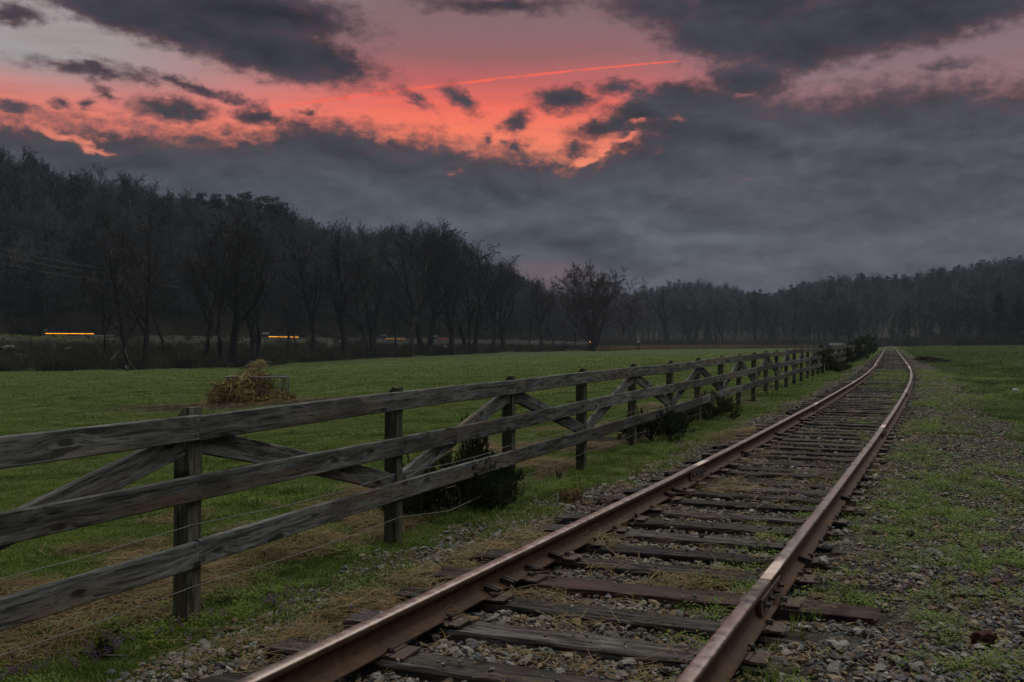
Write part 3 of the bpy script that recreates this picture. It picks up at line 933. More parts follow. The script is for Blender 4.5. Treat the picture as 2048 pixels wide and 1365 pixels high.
bolt_b = MB(); bolt_b.tube([(0, 0, 0), (0.012, 0, 0)], 0.019, 4); bolt_b.tube([(0.012, 0, 0), (0.034, 0, 0)], 0.011, 6)
BOLT = bolt_b.mesh('bolt', M['dark_iron'])
fp = MB()
fp.add([(0.0, -.31, .026), (.030, -.31, .030), (.024, -.31, .052), (.020, -.31, .092), (.030, -.31, .112), (.0, -.31, .114)] + [(0.0, .31, .026), (.030, .31, .030), (.024, .31, .052), (.020, .31, .092), (.030, .31, .112), (.0, .31, .114)],
       [(0, 1, 7, 6), (1, 2, 8, 7), (2, 3, 9, 8), (3, 4, 10, 9), (4, 5, 11, 10), (5, 4, 3, 2, 1, 0), (6, 7, 8, 9, 10, 11)])
FISH = fp.mesh('fishplate', M['iron'])
an = MB()
an.box((0.0, 0, .012), (.085, .012, .05)); an.box((0.0, .034, .012), (.085, .012, .05)); an.box((0.0, .017, -.006), (.085, .03, .012)); an.box((-.03, .017, .02), (.02, .03, .02))
ANCHOR = an.mesh('rail_anchor', M['dark_iron'])


def basis(y, side, flip=1):
    t, rt = frame_at(y)
    c = rail_line(side, y)
    c.z -= 0.152
    r = rt * flip
    return Matrix(((r.x, t.x, 0, c.x), (r.y, t.y, 0, c.y), (0, 0, 1, c.z), (0, 0, 0, 1)))


JOINT = {-1: [10.02, 19.2, 28.4, 37.7, 47, 56.4], 1: [5.66, 14.86, 24.1, 33.3, 42.6, 52]}
for side in (-1, 1):
    cuts = [0.4] + JOINT[side]
    cuts += [cuts[-1] + 30, cuts[-1] + 90, 330]
    for a, b in zip(cuts[:-1], cuts[1:]):
        ro = link('rail', rail_mesh(side, a + 0.003, b - 0.003), TRACK)
        if b in JOINT[side][:4]:
            for fl in (1, -1):
                if fl == -1 and b > 30: continue
                mw = basis(b, side, fl) @ Matrix.Translation((0.009, 0, 0))
                link('fishplate', FISH, ro, mw=mw)
                for q in (-.23, -.08, .08, .23):
                    link('bolt', BOLT, ro, mw=basis(b, side, fl) @ Matrix.Translation((0.03, q, 0.072)) @ Euler((random.random() * 1.5, 0, 0)).to_matrix().to_4x4())
        anch = [y for y in ({-1: [5.32, 5.52, 5.86, 6.22, 8.85, 9.10, 12.2, 14.6, 17.0], 1: [6.7, 9.2, 11.7]}[side]) if a < y < b]
        for y in anch:
            fl = -side
            for f2 in ((1, -1) if y < 10 else (fl,)):
                link('rail_anchor', ANCHOR, ro, mw=basis(y, side, f2) @ Matrix.Translation((0.052, 0, 0.012)) @ Euler((0, 0.25, 0)).to_matrix().to_4x4())


def sleeper_mesh(i, m, seed):
    r = np.random.default_rng(seed)
    L, W, H = 2.6 + r.uniform(-.12, .1), 0.225 + r.uniform(-.02, .015), 0.17
    prof = [(-.5, -1), (-.5, -.06), (-.47, -.01), (-.25, 0), (0, 0), (.25, 0), (.47, -.01), (.5, -.06), (.5, -1)]
    n = 17
    xs = np.linspace(-L / 2, L / 2, n)
    V, Fc = [], []
    k = len(prof)
    ragL, ragR = r.uniform(-.05, .03, k), r.uniform(-.05, .03, k)
    groove = r.uniform(-0.010, 0.004, k)
    for a, x in enumerate(xs):
        endw = max(0, abs(x) / (L / 2) - 0.8) * 5
        for b, (py, pz) in enumerate(prof):
            dx = (-ragL[b] if a == 0 else ragR[b] if a == n - 1 else 0)
            dz = (groove[b] if -1 < pz else 0) + (r.uniform(-.006, .004) if pz > -1 else 0) - endw * r.uniform(0, .018) * (pz > -1)
            V.append((x + dx, py * W + r.uniform(-.004, .004), pz * H + dz))
    for a in range(n - 1):
        for b in range(k - 1):
            Fc.append((a * k + b, (a + 1) * k + b, (a + 1) * k + b + 1, a * k + b + 1))
    Fc.append(tuple(range(k)))
    Fc.append(tuple((n - 1) * k + j for j in range(k - 1, -1, -1)))
    return mesh_from('sleeper', np.array(V), Fc, m, False)


SLP = [sleeper_mesh(i, M['sleeper'], 100 + i) for i in range(8)] + [sleeper_mesh(9, M['sleeper_red'], 300)]
pl = MB(); pl.box((0, 0, .006), (.32, .19, .012)); pl.box((-.078, 0, .014), (.02, .19, .008)); pl.box((.078, 0, .014), (.02, .19, .008))
PLATE = pl.mesh('tie_plate', M['iron'])
sk = MB(); sk.box((0, 0, .012), (.018, .018, .03)); sk.tube([(-.006, 0, .022), (-.006, 0, .034)], [.021, .015], 6)
SPIKE = sk.mesh('spike', M['dark_iron'])
ycs = [2.76, 3.27, 3.79, 4.32, 4.86, 5.34, 5.82, 6.40, 6.87, 7.37, 7.86, 8.34, 8.90, 9.38]
while len(ycs) < 262:
    step = 0.505 if ycs[-1] < 35 else 0.53
    ycs.append(ycs[-1] + step + random.uniform(-.05, .05))
for i, y in enumerate(ycs):
    t, rt = frame_at(y)
    red = (i == 6)
    me = SLP[8] if red else SLP[(i * 5 + i // 3) % 8]
    z = float(trZ(y)) - 0.166 + (0.0 if red else random.uniform(-.012, .002))
    if i > 10 and random.random() < 0.12: z -= 0.02
    sk_ = random.uniform(-.035, .035) if not red else 0.0
    c = Vector((float(trX(y)), y, z)) + rt * random.uniform(-.05, .05)
    fl = random.choice((1, -1))
    mw = Matrix(((rt.x * fl, t.x * fl, 0, c.x), (rt.y * fl, t.y * fl, 0, c.y), (0, 0, 1, c.z), (0, 0, 0, 1))) @ Euler((random.uniform(-.02, .02), random.uniform(-.006, .006), sk_)).to_matrix().to_4x4()
    so = link('sleeper', me, TRACK, mw=mw)
    if y < 24:
        for side in (-1, 1):
            B = basis(y, side)
            def sub(nm, me_, m4):
                o = bpy.data.objects.new(nm, me_)
                COL.objects.link(o)
                o.parent = so
                o.matrix_basis = so.matrix_basis.inverted() @ Matrix.Translation(-TRACK.location) @ m4
            # the rail crosses a little before or after the sleeper's middle
            sub('tie_plate', PLATE, B @ Matrix.Translation((0, random.uniform(-.02, .02), -0.013)) @ Euler((0, 0, random.uniform(-.06, .06))).to_matrix().to_4x4())
            if y < 13:
                for sx in (-1, 1):
                    rotm = Euler((0, 0, 0 if sx > 0 else math.pi)).to_matrix().to_4x4()
                    lift = random.choice((0, 0, 0, .012, .022))
                    sub('spike', SPIKE, B @ Matrix.Translation((sx * .082, random.uniform(-.05, .05), -0.006 + lift)) @ rotm)

# ------------------------------------------------------------------ fence
FENCE = empty('wooden_fence', (post_xy(0)[0], post_xy(0)[1], post_base(5.6)), 'long weathered three board timber fence with diagonal braces beside the railway track', 'fence')
fdir = Vector((0.3995, 1, 0)).normalized()
frt = Vector((fdir.y, -fdir.x, 0))             # towards the track


def board_mesh(name, L, w, th, seed, m, cut=0.0):
    r = np.random.default_rng(seed)
    n = 9
    b = 0.006
    prof = [(-th / 2 + b, -w / 2), (th / 2 - b, -w / 2), (th / 2, -w / 2 + b), (th / 2, w / 2 - b), (th / 2 - b, w / 2), (-th / 2 + b, w / 2), (-th / 2, w / 2 - b), (-th / 2, -w / 2 + b)]
    V, Fc = [], []
    k = len(prof)
    bow, cup = r.uniform(-.006, .006), r.uniform(-.012, .012)
    for i, x in enumerate(np.linspace(-L / 2, L / 2, n)):
        t = 2 * x / L
        j = r.uniform(-.0025, .0025)
        for (py, pz) in prof:
            V.append((x + cut * pz * (1 if i in (0, n - 1) else 0), py + bow * (1 - t * t), pz * (1 + j * 4) + cup * (1 - t * t)))
    for i in range(n - 1):
        for j in range(k):
            j2 = (j + 1) % k
            Fc.append((i * k + j, (i + 1) * k + j, (i + 1) * k + j2, i * k + j2))
    Fc.append(tuple(range(k))); Fc.append(tuple((n - 1) * k + j for j in range(k - 1, -1, -1)))
    return mesh_from(name, np.array(V), Fc, m, False)


def span(a, b, side_v):
    """matrix with X from a to b, Y along side_v"""
    x = (b - a).normalized()
    y = (side_v - x * side_v.dot(x)).normalized()
    z = x.cross(y)
    c = (a + b) / 2
    return Matrix(((x.x, y.x, z.x, c.x), (x.y, y.y, z.y, c.y), (x.z, y.z, z.z, c.z), (0, 0, 0, 1)))


PW = 0.105
post_mesh = {}
for k in POST_K:
    x, y = post_xy(k)
    zb, zt = post_base(y), post_top(y)
    h = round(zt - zb + 0.28, 2)
    key = (h, k % 4)
    if key not in post_mesh:
        r = np.random.default_rng(500 + k)
        hw = PW / 2
        low = 0.075
        tops = {(-1): zt, 1: zt}
        V = []
        for i, zz in enumerate((0, h * .25, h * .5, h * .75, h - low)):
            for sx, sy in ((-1, -1), (1, -1), (1, 1), (-1, 1)):
                V.append((sx * hw + r.uniform(-.002, .002), sy * hw + r.uniform(-.002, .002), zz))
        nt = len(V)
        # sloping top: local +Y looks to the track, short flat crown there
        V += [(-hw, hw, h), (hw, hw, h), (hw, hw * .25, h), (-hw, hw * .25, h)]
        Fc = []
        for i in range(4):
            for j in range(4):
                j2 = (j + 1) % 4
                Fc.append((i * 4 + j, i * 4 + j2, (i + 1) * 4 + j2, (i + 1) * 4 + j))
        b0, b1, b2, b3 = nt - 4, nt - 3, nt - 2, nt - 1
        t0, t1, t2, t3 = nt, nt + 1, nt + 2, nt + 3
        Fc += [(t0, t1, t2, t3)[::-1], (b0, b1, t2, t3), (b1, b2, t1, t2), (b2, b3, t0, t1), (b3, b0, t3, t0), (3, 2, 1, 0)]
        post_mesh[key] = mesh_from('post', np.array(V), Fc, M['post'], False)
    lean = Euler((random.uniform(-.012, .012), random.uniform(-.012, .012), random.uniform(-.06, .06))).to_matrix().to_4x4()
    mw = Matrix(((fdir.x, frt.x, 0, x), (fdir.y, frt.y, 0, y), (0, 0, 1, zt - h), (0, 0, 0, 1)))
    # keep it right handed: X along the fence reversed
    mw = Matrix(((-fdir.x, frt.x, 0, x), (-fdir.y, frt.y, 0, y), (0, 0, 1, zt - h), (0, 0, 0, 1)))
    link('post', post_mesh[key], FENCE, mw=mw @ lean)

TH, BW = 0.040, 0.142
bsets = [board_mesh('board', 4.80, BW, TH, 700 + i, M['fence']) for i in range(6)]
LEV = (-0.112, -0.458, -0.812)                 # board centres under the post's top


def fpt(k, dz, out):
    x, y = post_xy(k)
    return Vector((x, y, post_top(y) + dz)) + frt * out


cnt = 0
for lev, par in zip(LEV, (0, 1, 0)):
    ks = [k for k in range(-2 - par, POST_K[-1] - 1) if (k - par) % 2 == 0]
    for k in ks:
        a, b = fpt(k, lev + random.uniform(-.006, .006), PW / 2 + TH / 2 + .001), fpt(k + 2, lev + random.uniform(-.006, .006), PW / 2 + TH / 2 + .001)
        d = (b - a).normalized()
        a, b = a + d * (.0015 + .0), b - d * .0015
        me = bsets[(cnt * 5 + k) % 6]
        L = (b - a).length
        mw = span(a, b, frt)
        # drooping boards near the end of the line
        o = link('board', me, FENCE, mw=mw @ Matrix.Diagonal((L / 4.80, 1, 1, 1)))
        cnt += 1
nl = MB(); nl.tube([(0, 0, 0), (0, .003, 0)], .0045, 6)
NAIL = nl.mesh('nail', M['dark_iron'])
for k in range(-1, 6):
    for lev, par in zip(LEV, (0, 1, 0)):
        for dx in ((-.03, .03) if (k - par) % 2 == 0 else (0,)):
            for dz in (-.042, .042):
                q = fpt(k, lev + dz, PW / 2 + TH + .001) + fdir * (dx + random.uniform(-.008, .008))
                link('nail', NAIL, FENCE, mw=Matrix(((-fdir.x, frt.x, 0, q.x), (-fdir.y, frt.y, 0, q.y), (0, 0, 1, q.z + random.uniform(-.008, .008)), (0, 0, 0, 1))))
brs = [board_mesh('brace', 2.62, 0.14, 0.040, 800 + i, M['fence'], cut=0.0) for i in range(4)]
for k in range(-2, 40):
    even, odd = (k, k + 1) if k % 2 == 0 else (k + 1, k)
    sgn = 1 if odd > even else -1
    a = fpt(even, -0.20, PW / 2 - .024) + fdir * sgn * 0.10
    b = fpt(odd, -0.745, PW / 2 - .024) - fdir * sgn * 0.06
    L = (b - a).length
    if b.y < a.y: a, b = b, a
    link('brace', brs[k % 4], FENCE, mw=span(a, b, frt) @ Matrix.Diagonal(((L + .04) / 2.62, 1, 1, 1)))
# two strands of wire
for hz, sag in ((0.53, .03), (0.185, .02)):
    w = MB()
    pts = []
    for k in range(-2, 34):
        for t in (0, .33, .66):
            a = Vector((*post_xy(k), post_base(post_xy(k)[1]) + hz)); b = Vector((*post_xy(k + 1), post_base(post_xy(k + 1)[1]) + hz))
            p = a.lerp(b, t) + frt * (PW / 2 + .006)
            s = sag * math.sin(math.pi * t)
            if hz < .3 and k == 1 and t > 0: s = .07 * (1 if t < .5 else .5); p += frt * .05
            p.z -= s
            pts.append(p - FENCE.location)
    w.tube(pts, 0.0022, 4)
    for i in range(0, len(pts) - 1):
        if pts[i].y < 14:
            for q in range(5):
                c = pts[i].lerp(pts[i + 1], (q + .5) / 5)
                w.tube([c + Vector((-.004, .004, .014)), c + Vector((.004, -.004, -.014))], .0018, 3)
    link('wire', w.mesh('wire', M['wire']), FENCE)
# a loose length of wire hooked over the bottom board
lw = MB()
p0 = fpt(1, -0.885, PW / 2 + TH + .01)
pb = p0 + fdir * 1.02
lw.tube([p0 + fdir * .78, p0 + fdir * .95 + Vector((0, 0, -.004)), pb + Vector((0, 0, -.05)), pb + frt * .02 + Vector((0, 0, -.25)), pb + frt * .03 + Vector((0, 0, -.33))], .003, 4)
link('loose_wire', lw.mesh('loose_wire', M['straw']), FENCE, loc=-FENCE.location)

# ------------------------------------------------------------------ scattering of stuff
def proto_collection(name, objs):
    c = bpy.data.collections.new(name)
    for i, o in enumerate(objs):
        o.name = f"{name}_{chr(97 + i)}"
        c.objects.link(o)
    return c


def scatter(name, pts, rot, scl, idx, coll, label=None, cat=None, parent=None):
    me = bpy.data.meshes.new(name)
    n = len(pts)
    me.vertices.add(n)
    me.vertices.foreach_set('co', np.asarray(pts, np.float32).ravel())
    a = me.attributes.new('rot', 'FLOAT_VECTOR', 'POINT'); a.data.foreach_set('vector', np.asarray(rot, np.float32).ravel())
    a = me.attributes.new('scl', 'FLOAT_VECTOR', 'POINT')
    scl = np.asarray(scl, np.float32)
    if scl.ndim == 1: scl = np.repeat(scl[:, None], 3, 1)
    a.data.foreach_set('vector', scl.ravel())
    a = me.attributes.new('idx', 'INT', 'POINT'); a.data.foreach_set('value', np.asarray(idx, np.int32))
    o = link(name, me, parent)
    ng = bpy.data.node_groups.new(name + '_scatter', 'GeometryNodeTree')
    ng.interface.new_socket('Geometry', in_out='INPUT', socket_type='NodeSocketGeometry')
    ng.interface.new_socket('Geometry', in_out='OUTPUT', socket_type='NodeSocketGeometry')
    N, Lk = ng.nodes, ng.links
    gi, go = N.new('NodeGroupInput'), N.new('NodeGroupOutput')
    ci = N.new('GeometryNodeCollectionInfo')
    ci.inputs['Collection'].default_value = coll
    ci.inputs['Separate Children'].default_value = True
    ci.inputs['Reset Children'].default_value = True
    ip = N.new('GeometryNodeInstanceOnPoints')
    ip.inputs['Pick Instance'].default_value = True

    def na(nm, typ):
        q = N.new('GeometryNodeInputNamedAttribute')
        q.data_type = typ
        q.inputs['Name'].default_value = nm
        return [s for s in q.outputs if s.enabled and s.name == 'Attribute'][0]
    e2r = N.new('FunctionNodeEulerToRotation')
    Lk.new(na('rot', 'FLOAT_VECTOR'), e2r.inputs[0])
    Lk.new(e2r.outputs[0], ip.inputs['Rotation'])
    Lk.new(na('scl', 'FLOAT_VECTOR'), ip.inputs['Scale'])
    Lk.new(na('idx', 'INT'), ip.inputs['Instance Index'])
    Lk.new(gi.outputs[0], ip.inputs['Points'])
    Lk.new(ci.outputs[0], ip.inputs['Instance'])
    Lk.new(ip.outputs[0], go.inputs[0])
    md = o.modifiers.new('scatter', 'NODES')
    md.node_group = ng
    prop(o, label, cat, kind='stuff')
    return o


def raw_obj(me): return bpy.data.objects.new('source', me)


# stones ---------------------------------------------------------------
import bmesh
def stone_mesh(seed, m=None):
    r = np.random.default_rng(seed)
    bm = bmesh.new()
    bmesh.ops.create_icosphere(bm, subdivisions=2 if seed % 3 == 0 else 1, radius=1.0)
    cuts = [Vector(r.normal(size=3)).normalized() for _ in range(9)]
    lim = r.uniform(.42, .78, 9)
    sc = (r.uniform(.8, 1.2), r.uniform(.6, .9), r.uniform(.4, .72))
    for v in bm.verts:
        for c, l in zip(cuts, lim):
            d = v.co.dot(c)
            if d > l: v.co -= c * (d - l)
        v.co *= 1 + r.uniform(-.06, .06)
        v.co = Vector((v.co.x * sc[0], v.co.y * sc[1], v.co.z * sc[2]))
    me = bpy.data.meshes.new('stone')
    bm.to_mesh(me); bm.free()
    me.materials.append(m or M['stone'])
    return me


STN = [stone_mesh(900 + i) for i in range(12)]
stone_coll = proto_collection('stone_source', [raw_obj(me) for me in STN])


def field_points(n, y0, y1, o0, o1, power=1.0, seedless=None):
    """random points beside the track: depth between y0 and y1 (denser near), offset between o0 and o1"""
    u = rng.random(n)
    y = y0 * (y1 / y0) ** (u ** power)
    o = rng.uniform(o0, o1, n)
    s = trS(y); c = 1 / np.sqrt(1 + s * s)
    return trX(y) + o * c, y - o * s * c, o, y


def on_sleeper(x, y):
    """1 where a sleeper's top lies"""
    of = t_off(x, y)
    s = trS(y); c = 1 / np.sqrt(1 + s * s)
    yc = y + of * s * c
    d = np.min(np.abs(yc[:, None] - np.array(ycs)[None]), axis=1) / c
    return (d < 0.115) & (np.abs(of) < 1.28)


def in_frame(x, y, m=0.30):
    return (np.abs(x / np.maximum(y, .1)) < 0.512 + m) & (y > 1.6)


def cull(x, y, keep):
    return x[keep], y[keep]


X, Y, O, YC = field_points(330000, 2.0, 60, -2.5, 4.2, 0.85)
p = m_stone(X, Y) * (1 - 0.55 * m_weed(X, Y)) * (1 - 0.75 * m_straw(X, Y))
sl = on_sleeper(X, Y)
railz = np.abs(np.abs(O) - GA) < 0.05
red_s = (np.abs(YC - 5.82 ) < .2) & (O > .5) & (O < 1.4)
p = np.where(red_s, p * .12, p)
p = np.where(sl, p * (0.04 + 0.7 * sstep(0.75, 1.1, O)*sstep(.36,.5,fbm(X, Y, 1.5, 76, 3)) + 0.4 * sstep(0.15, 1.0, O) * sstep(0.45, .6, fbm(X, Y, 1.2, 75, 3))), p)
p = np.where(railz, p * 0.1, p)
keep = (rng.random(len(X)) < p) & in_frame(X, Y)
X, Y, O, sl = X[keep], Y[keep], O[keep], sl[keep]
size = rng.lognormal(math.log(0.0150), 0.45, len(X)) * (1 + 0.35 * sstep(12, 40, Y))
size = np.clip(size, .006, .05)
Z = surf_z(X, Y) + size * 0.28
stop = trZ(Y) - 0.160
Z = np.where(sl, stop + size * 0.4, Z + rng.uniform(-.01, .012, len(X)))
rot = np.stack([rng.uniform(-.5, .5, len(X)), rng.uniform(-.5, .5, len(X)), rng.uniform(0, 6.28, len(X))], 1)
pts = np.stack([X, Y, Z], 1)
idx = rng.integers(0, 12, len(X))
app = size / Y * ((np.abs(X / Y) < .515) & (Y > 3.2))
big = np.argsort(-app)[:240]
rest = np.ones(len(X), bool); rest[big] = False
for i in big:
    o = link('stone', STN[idx[i]], ballast, loc=pts[i])
    o.rotation_euler = rot[i]; o.scale = (size[i],) * 3
scatter('gravel', pts[rest], rot[rest], size[rest], idx[rest], stone_coll, 'grey and brown track gravel spread under and beside the rails', 'gravel')


# blades ---------------------------------------------------------------
def blades(n, h0, h1, w, spread, lean, seed, seg=2):
    r = np.random.default_rng(seed)
    V, Fc = [], []
    for _ in range(n):
        a = r.uniform(0, 6.283); rad = spread * math.sqrt(r.random())
        bx, by = rad * math.cos(a), rad * math.sin(a)
        az = r.uniform(0, 6.283)
        h = r.uniform(h0, h1); le = r.uniform(.2, 1.0) * lean * h
        dx, dy = math.cos(az), math.sin(az)
        wx, wy = -dy * w / 2, dx * w / 2
        b = len(V)
        for i in range(seg):
            t = i / seg
            c = (bx + dx * le * t * t, by + dy * le * t * t, h * t)
            k = 1 - .5 * t
            V += [(c[0] - wx * k, c[1] - wy * k, c[2]), (c[0] + wx * k, c[1] + wy * k, c[2])]
        V.append((bx + dx * le, by + dy * le, h * (1 - .25 * lean)))
        for i in range(seg - 1):
            Fc.append((b + 2 * i, b + 2 * i + 1, b + 2 * i + 3, b + 2 * i + 2))
        Fc.append((b + 2 * seg - 2, b + 2 * seg - 1, b + 2 * seg))
    return V, Fc


def blade_objs(n, count, m, *a):
    out = []
    for i in range(n):
        V, Fc = blades(count, *a, 1000 + i * 7 + count)
        out.append(raw_obj(mesh_from('tuft', np.array(V), Fc, m)))
    return out


def rand_rot(n, tilt=.12):
    return np.stack([rng.uniform(-tilt, tilt, n), rng.uniform(-tilt, tilt, n), rng.uniform(0, 6.28, n)], 1)


# pasture grass on the left
lawn = proto_collection('pasture_tuft', blade_objs(5, 30, M['grass'], .022, .06, .006, .075, .8))
n = 230000
yy = 2.2 * (150 / 2.2) ** (rng.random(n) ** 0.72)
xx = yy * rng.uniform(-0.85, 0.50, n)
fo = f_off(xx, yy)
st, mu = m_straw(xx, yy), m_mud(xx, yy)
of = t_off(xx, yy)
clump = fbm(xx, yy, 1.1, 21, 4)
p = (fo < 0.35) * (1 - st * 0.93) * (1 - np.clip(mu * 1.8, 0, 1)) * (0.75 + 0.25 * sstep(0.4, 0.6, clump))
strip = (fo >= -0.1) * (of < -1.45) * sstep(-.1, 0.1, fo) * (1 - 0.8 * m_stone(xx, yy)) * (1 - st * .8) * sstep(0.3, 0.45, clump) * (yy < 110)
p = np.maximum(p, strip * 0.8)
p = p * (1 - .8 * sstep(.62, .72, fbm(xx, yy, .45, 24, 4)))
keep = rng.random(n) < p
xx, yy, clump, fo = xx[keep], yy[keep], clump[keep], fo[keep]
s = (0.7 + 0.9 * sstep(.5, .75, clump) + 1.1 * sstep(.72, .8, fbm(xx, yy, 2.2, 23, 3))) * (1 + 0.5 * sstep(10, 60, yy)) * rng.uniform(.7, 1.25, len(xx))
wd_ = s * (1 + 1.2 * sstep(15, 50, yy) + 2.0 * sstep(50, 120, yy))
scl = np.stack([wd_, wd_, s], 1)
scatter('pasture_grass', np.stack([xx, yy, surf_z(xx, yy) - .004], 1), rand_rot(len(xx)), scl, rng.integers(0, 5, len(xx)), lawn, 'short green grass of the pasture behind the fence', 'grass')

# meadow grass on the right
mead = proto_collection('meadow_tuft', blade_objs(5, 26, M['meadow'], .08, .22, .008, .10, .8))
n = 120000
yy = 3.5 * (230 / 3.5) ** (rng.random(n) ** 0.85)
xx = yy * rng.uniform(0.28, 0.85, n)
of = t_off(xx, yy)
cl = fbm(xx, yy, 0.6, 22, 4)
p = sstep(2.3, 3.1, of + (cl - .5) * 1.4 - 0.35 * (1 - sstep(12, 20, yy)) + 0.6 * sstep(25, 45, yy)) * (0.4 + .6 * sstep(.38, .55, cl))
keep = rng.random(n) < p
xx, yy, cl = xx[keep], yy[keep], cl[keep]
s = (0.6 + .9 * sstep(.4, .7, cl)) * rng.uniform(.6, 1.3, len(xx)) * (1 + .5 * sstep(20, 60, yy) + 1.2 * sstep(60, 200, yy)) * (0.55 + 0.45 * sstep(2.5, 5, t_off(xx, yy)))
scatter('meadow_grass', np.stack([xx, yy, surf_z(xx, yy) - .01], 1), rand_rot(len(xx)), s, rng.integers(0, 5, len(xx)), mead, 'longer dark green grass of the meadow to the right of the track', 'grass')


# bright broad-leaved weeds --------------------------------------------
def weed_mesh(seed, leaves=16, size=.028):
    r = np.random.default_rng(seed)
    V, Fc = [], []
    for _ in range(leaves):
        a = r.uniform(0, 6.283); rad = r.uniform(.005, .05); h = r.uniform(.008, .05)
        c = np.array([rad * math.cos(a), rad * math.sin(a), h])
        az = a + r.uniform(-.6, .6)
        L, W = size * r.uniform(.6, 1.2), size * .5 * r.uniform(.6, 1.1)
        up = r.uniform(-.2, .8)
        d = np.array([math.cos(az), math.sin(az), up]); d /= np.linalg.norm(d)
        sd = np.array([-math.sin(az), math.cos(az), r.uniform(-.3, .3)])
        b = len(V)
        V += [c, c + d * L * .45 + sd * W * .5, c + d * L, c + d * L * .45 - sd * W * .5]
        Fc.append((b, b + 1, b + 2, b + 3))
    return mesh_from('weed', np.array(V), Fc, M['weed'])


weeds = proto_collection('weed_source', [raw_obj(weed_mesh(1200 + i, 18 + 3 * i, .013 + .003 * i)) for i in range(5)])
X, Y, O, YC = field_points(150000, 2.0, 45, -1.0, 4.4, 0.8)
X2, Y2, O2, _ = field_points(20000, 3.0, 14, -2.6, -1.2, 0.9)
p1 = m_weed(X, Y) * (1 - .9 * on_sleeper(X, Y)) * 0.75
p1 = np.where(np.abs(np.abs(O) - GA) < .07, 0, p1)
p2 = (1 - m_stone(X2, Y2)) * sstep(.5, .62, fbm(X2, Y2, 1.8, 64, 3)) * .6
k1, k2 = (rng.random(len(X)) < p1) & in_frame(X, Y), (rng.random(len(X2)) < p2) & in_frame(X2, Y2)
X, Y = np.concatenate([X[k1], X2[k2]]), np.concatenate([Y[k1], Y2[k2]])
s = rng.uniform(.5, 1.2, len(X)) * (1 + .5 * sstep(10, 30, Y)) * (.8 + .5 * fbm(X, Y, 1.5, 66, 2))
scatter('weeds', np.stack([X, Y, surf_z(X, Y) + .004], 1), rand_rot(len(X)), s, rng.integers(0, 5, len(X)), weeds, 'bright green low weeds growing through the stones right of the track', 'weeds')

# grass sprouts among the stones and along the rail
spr = proto_collection('sprout_tuft', blade_objs(4, 12, M['weed'], .05, .17, .0055, .045, .7))
X, Y, O, YC = field_points(14000, 3.0, 30, -2.5, 3.5, 0.85)
p = 0.55 * np.exp(-((O - 0.60) / 0.09) ** 2) * sstep(.5, .62, fbm(X, Y, 1.1, 67, 3)) + 0.10 * (O > .9) * sstep(.5, .65, fbm(X, Y, 1.2, 68, 3)) + .35 * (O < -1.5) * sstep(.48, .6, fbm(X, Y, 1.0, 69, 3)) + .25 * np.exp(-((O - 0.92) / 0.07) ** 2)
keep = (rng.random(len(X)) < p) & in_frame(X, Y)
X, Y = X[keep], Y[keep]
scatter('grass_sprouts', np.stack([X, Y, surf_z(X, Y)], 1), rand_rot(len(X)), rng.uniform(.5, 1.2, len(X)), rng.integers(0, 4, len(X)), spr, 'thin grass sprouts between the stones along the rails', 'grass')


# straw -----------------------------------------------------------------
def straw_mesh(seed, n=14, L0=.08, L1=.24, w=.0035, m=None, flat=.05):
    r = np.random.default_rng(seed)
    V, Fc = [], []
    for _ in range(n):
        a = r.uniform(0, 6.283); L = r.uniform(L0, L1)
        c = np.array([r.normal() * .06, r.normal() * .06, r.uniform(.0, flat)])
        d = np.array([math.cos(a), math.sin(a), r.normal() * .14])
        sd = np.array([-math.sin(a), math.cos(a), 0]) * w / 2
        bend = np.array([-math.sin(a), math.cos(a), r.uniform(-.2, .4)]) * L * r.normal() * .14
        b = len(V)
        for t in (-.5, -.17, .17, .5):
            q = c + d * L * t + bend * (1 - 4 * t * t)
            q[2] = max(q[2], 0.002)
            V += [q - sd, q + sd + np.array([0, 0, w * .3])]
        for i in range(3):
            Fc.append((b + 2 * i, b + 2 * i + 1, b + 2 * i + 3, b + 2 * i + 2))
    return mesh_from('straw_wisp', np.array(V), Fc, m or M['straw'])


straws = proto_collection('straw_wisp', [raw_obj(straw_mesh(1300 + i)) for i in range(6)])
X, Y, O, YC = field_points(90000, 3.0, 26, -6.0, 1.2, 0.8)
p = sstep(.25, .9, m_straw(X, Y)) * np.where(f_off(X, Y) < 0, .38, .36) * (.35 + .65 * sstep(.38, .6, fbm(X, Y, 2.6, 77, 3)))
p = np.where((np.abs(O + GA) < .07), p * .05, p)
p = np.where(on_sleeper(X, Y), p * .3, p)
thin = 0.012 * (O > -2.0)
keep = (rng.random(len(X)) < np.maximum(p, thin)) & in_frame(X, Y)
X, Y = X[keep], Y[keep]
Z = surf_z(X, Y)
Z = np.where(on_sleeper(X, Y), np.maximum(Z, trZ(Y) - .163), Z) + .006
fa = rng.uniform(0, 6.28, 800); fr = np.abs(rng.normal(size=800)) * 2.2
hx, hy = FEED[0][0] + np.cos(fa) * fr * 1.5, FEED[0][1] - 1.2 + np.sin(fa) * fr * .8
X, Y, Z = np.concatenate([X, hx]), np.concatenate([Y, hy]), np.concatenate([Z, surf_z(hx, hy) + .01])
scatter('straw', np.stack([X, Y, Z], 1), rand_rot(len(X), .2), rng.uniform(.7, 1.25, len(X)), rng.integers(0, 6, len(X)), straws, 'dry yellow straw strewn along the fence and beside the left rail', 'straw')

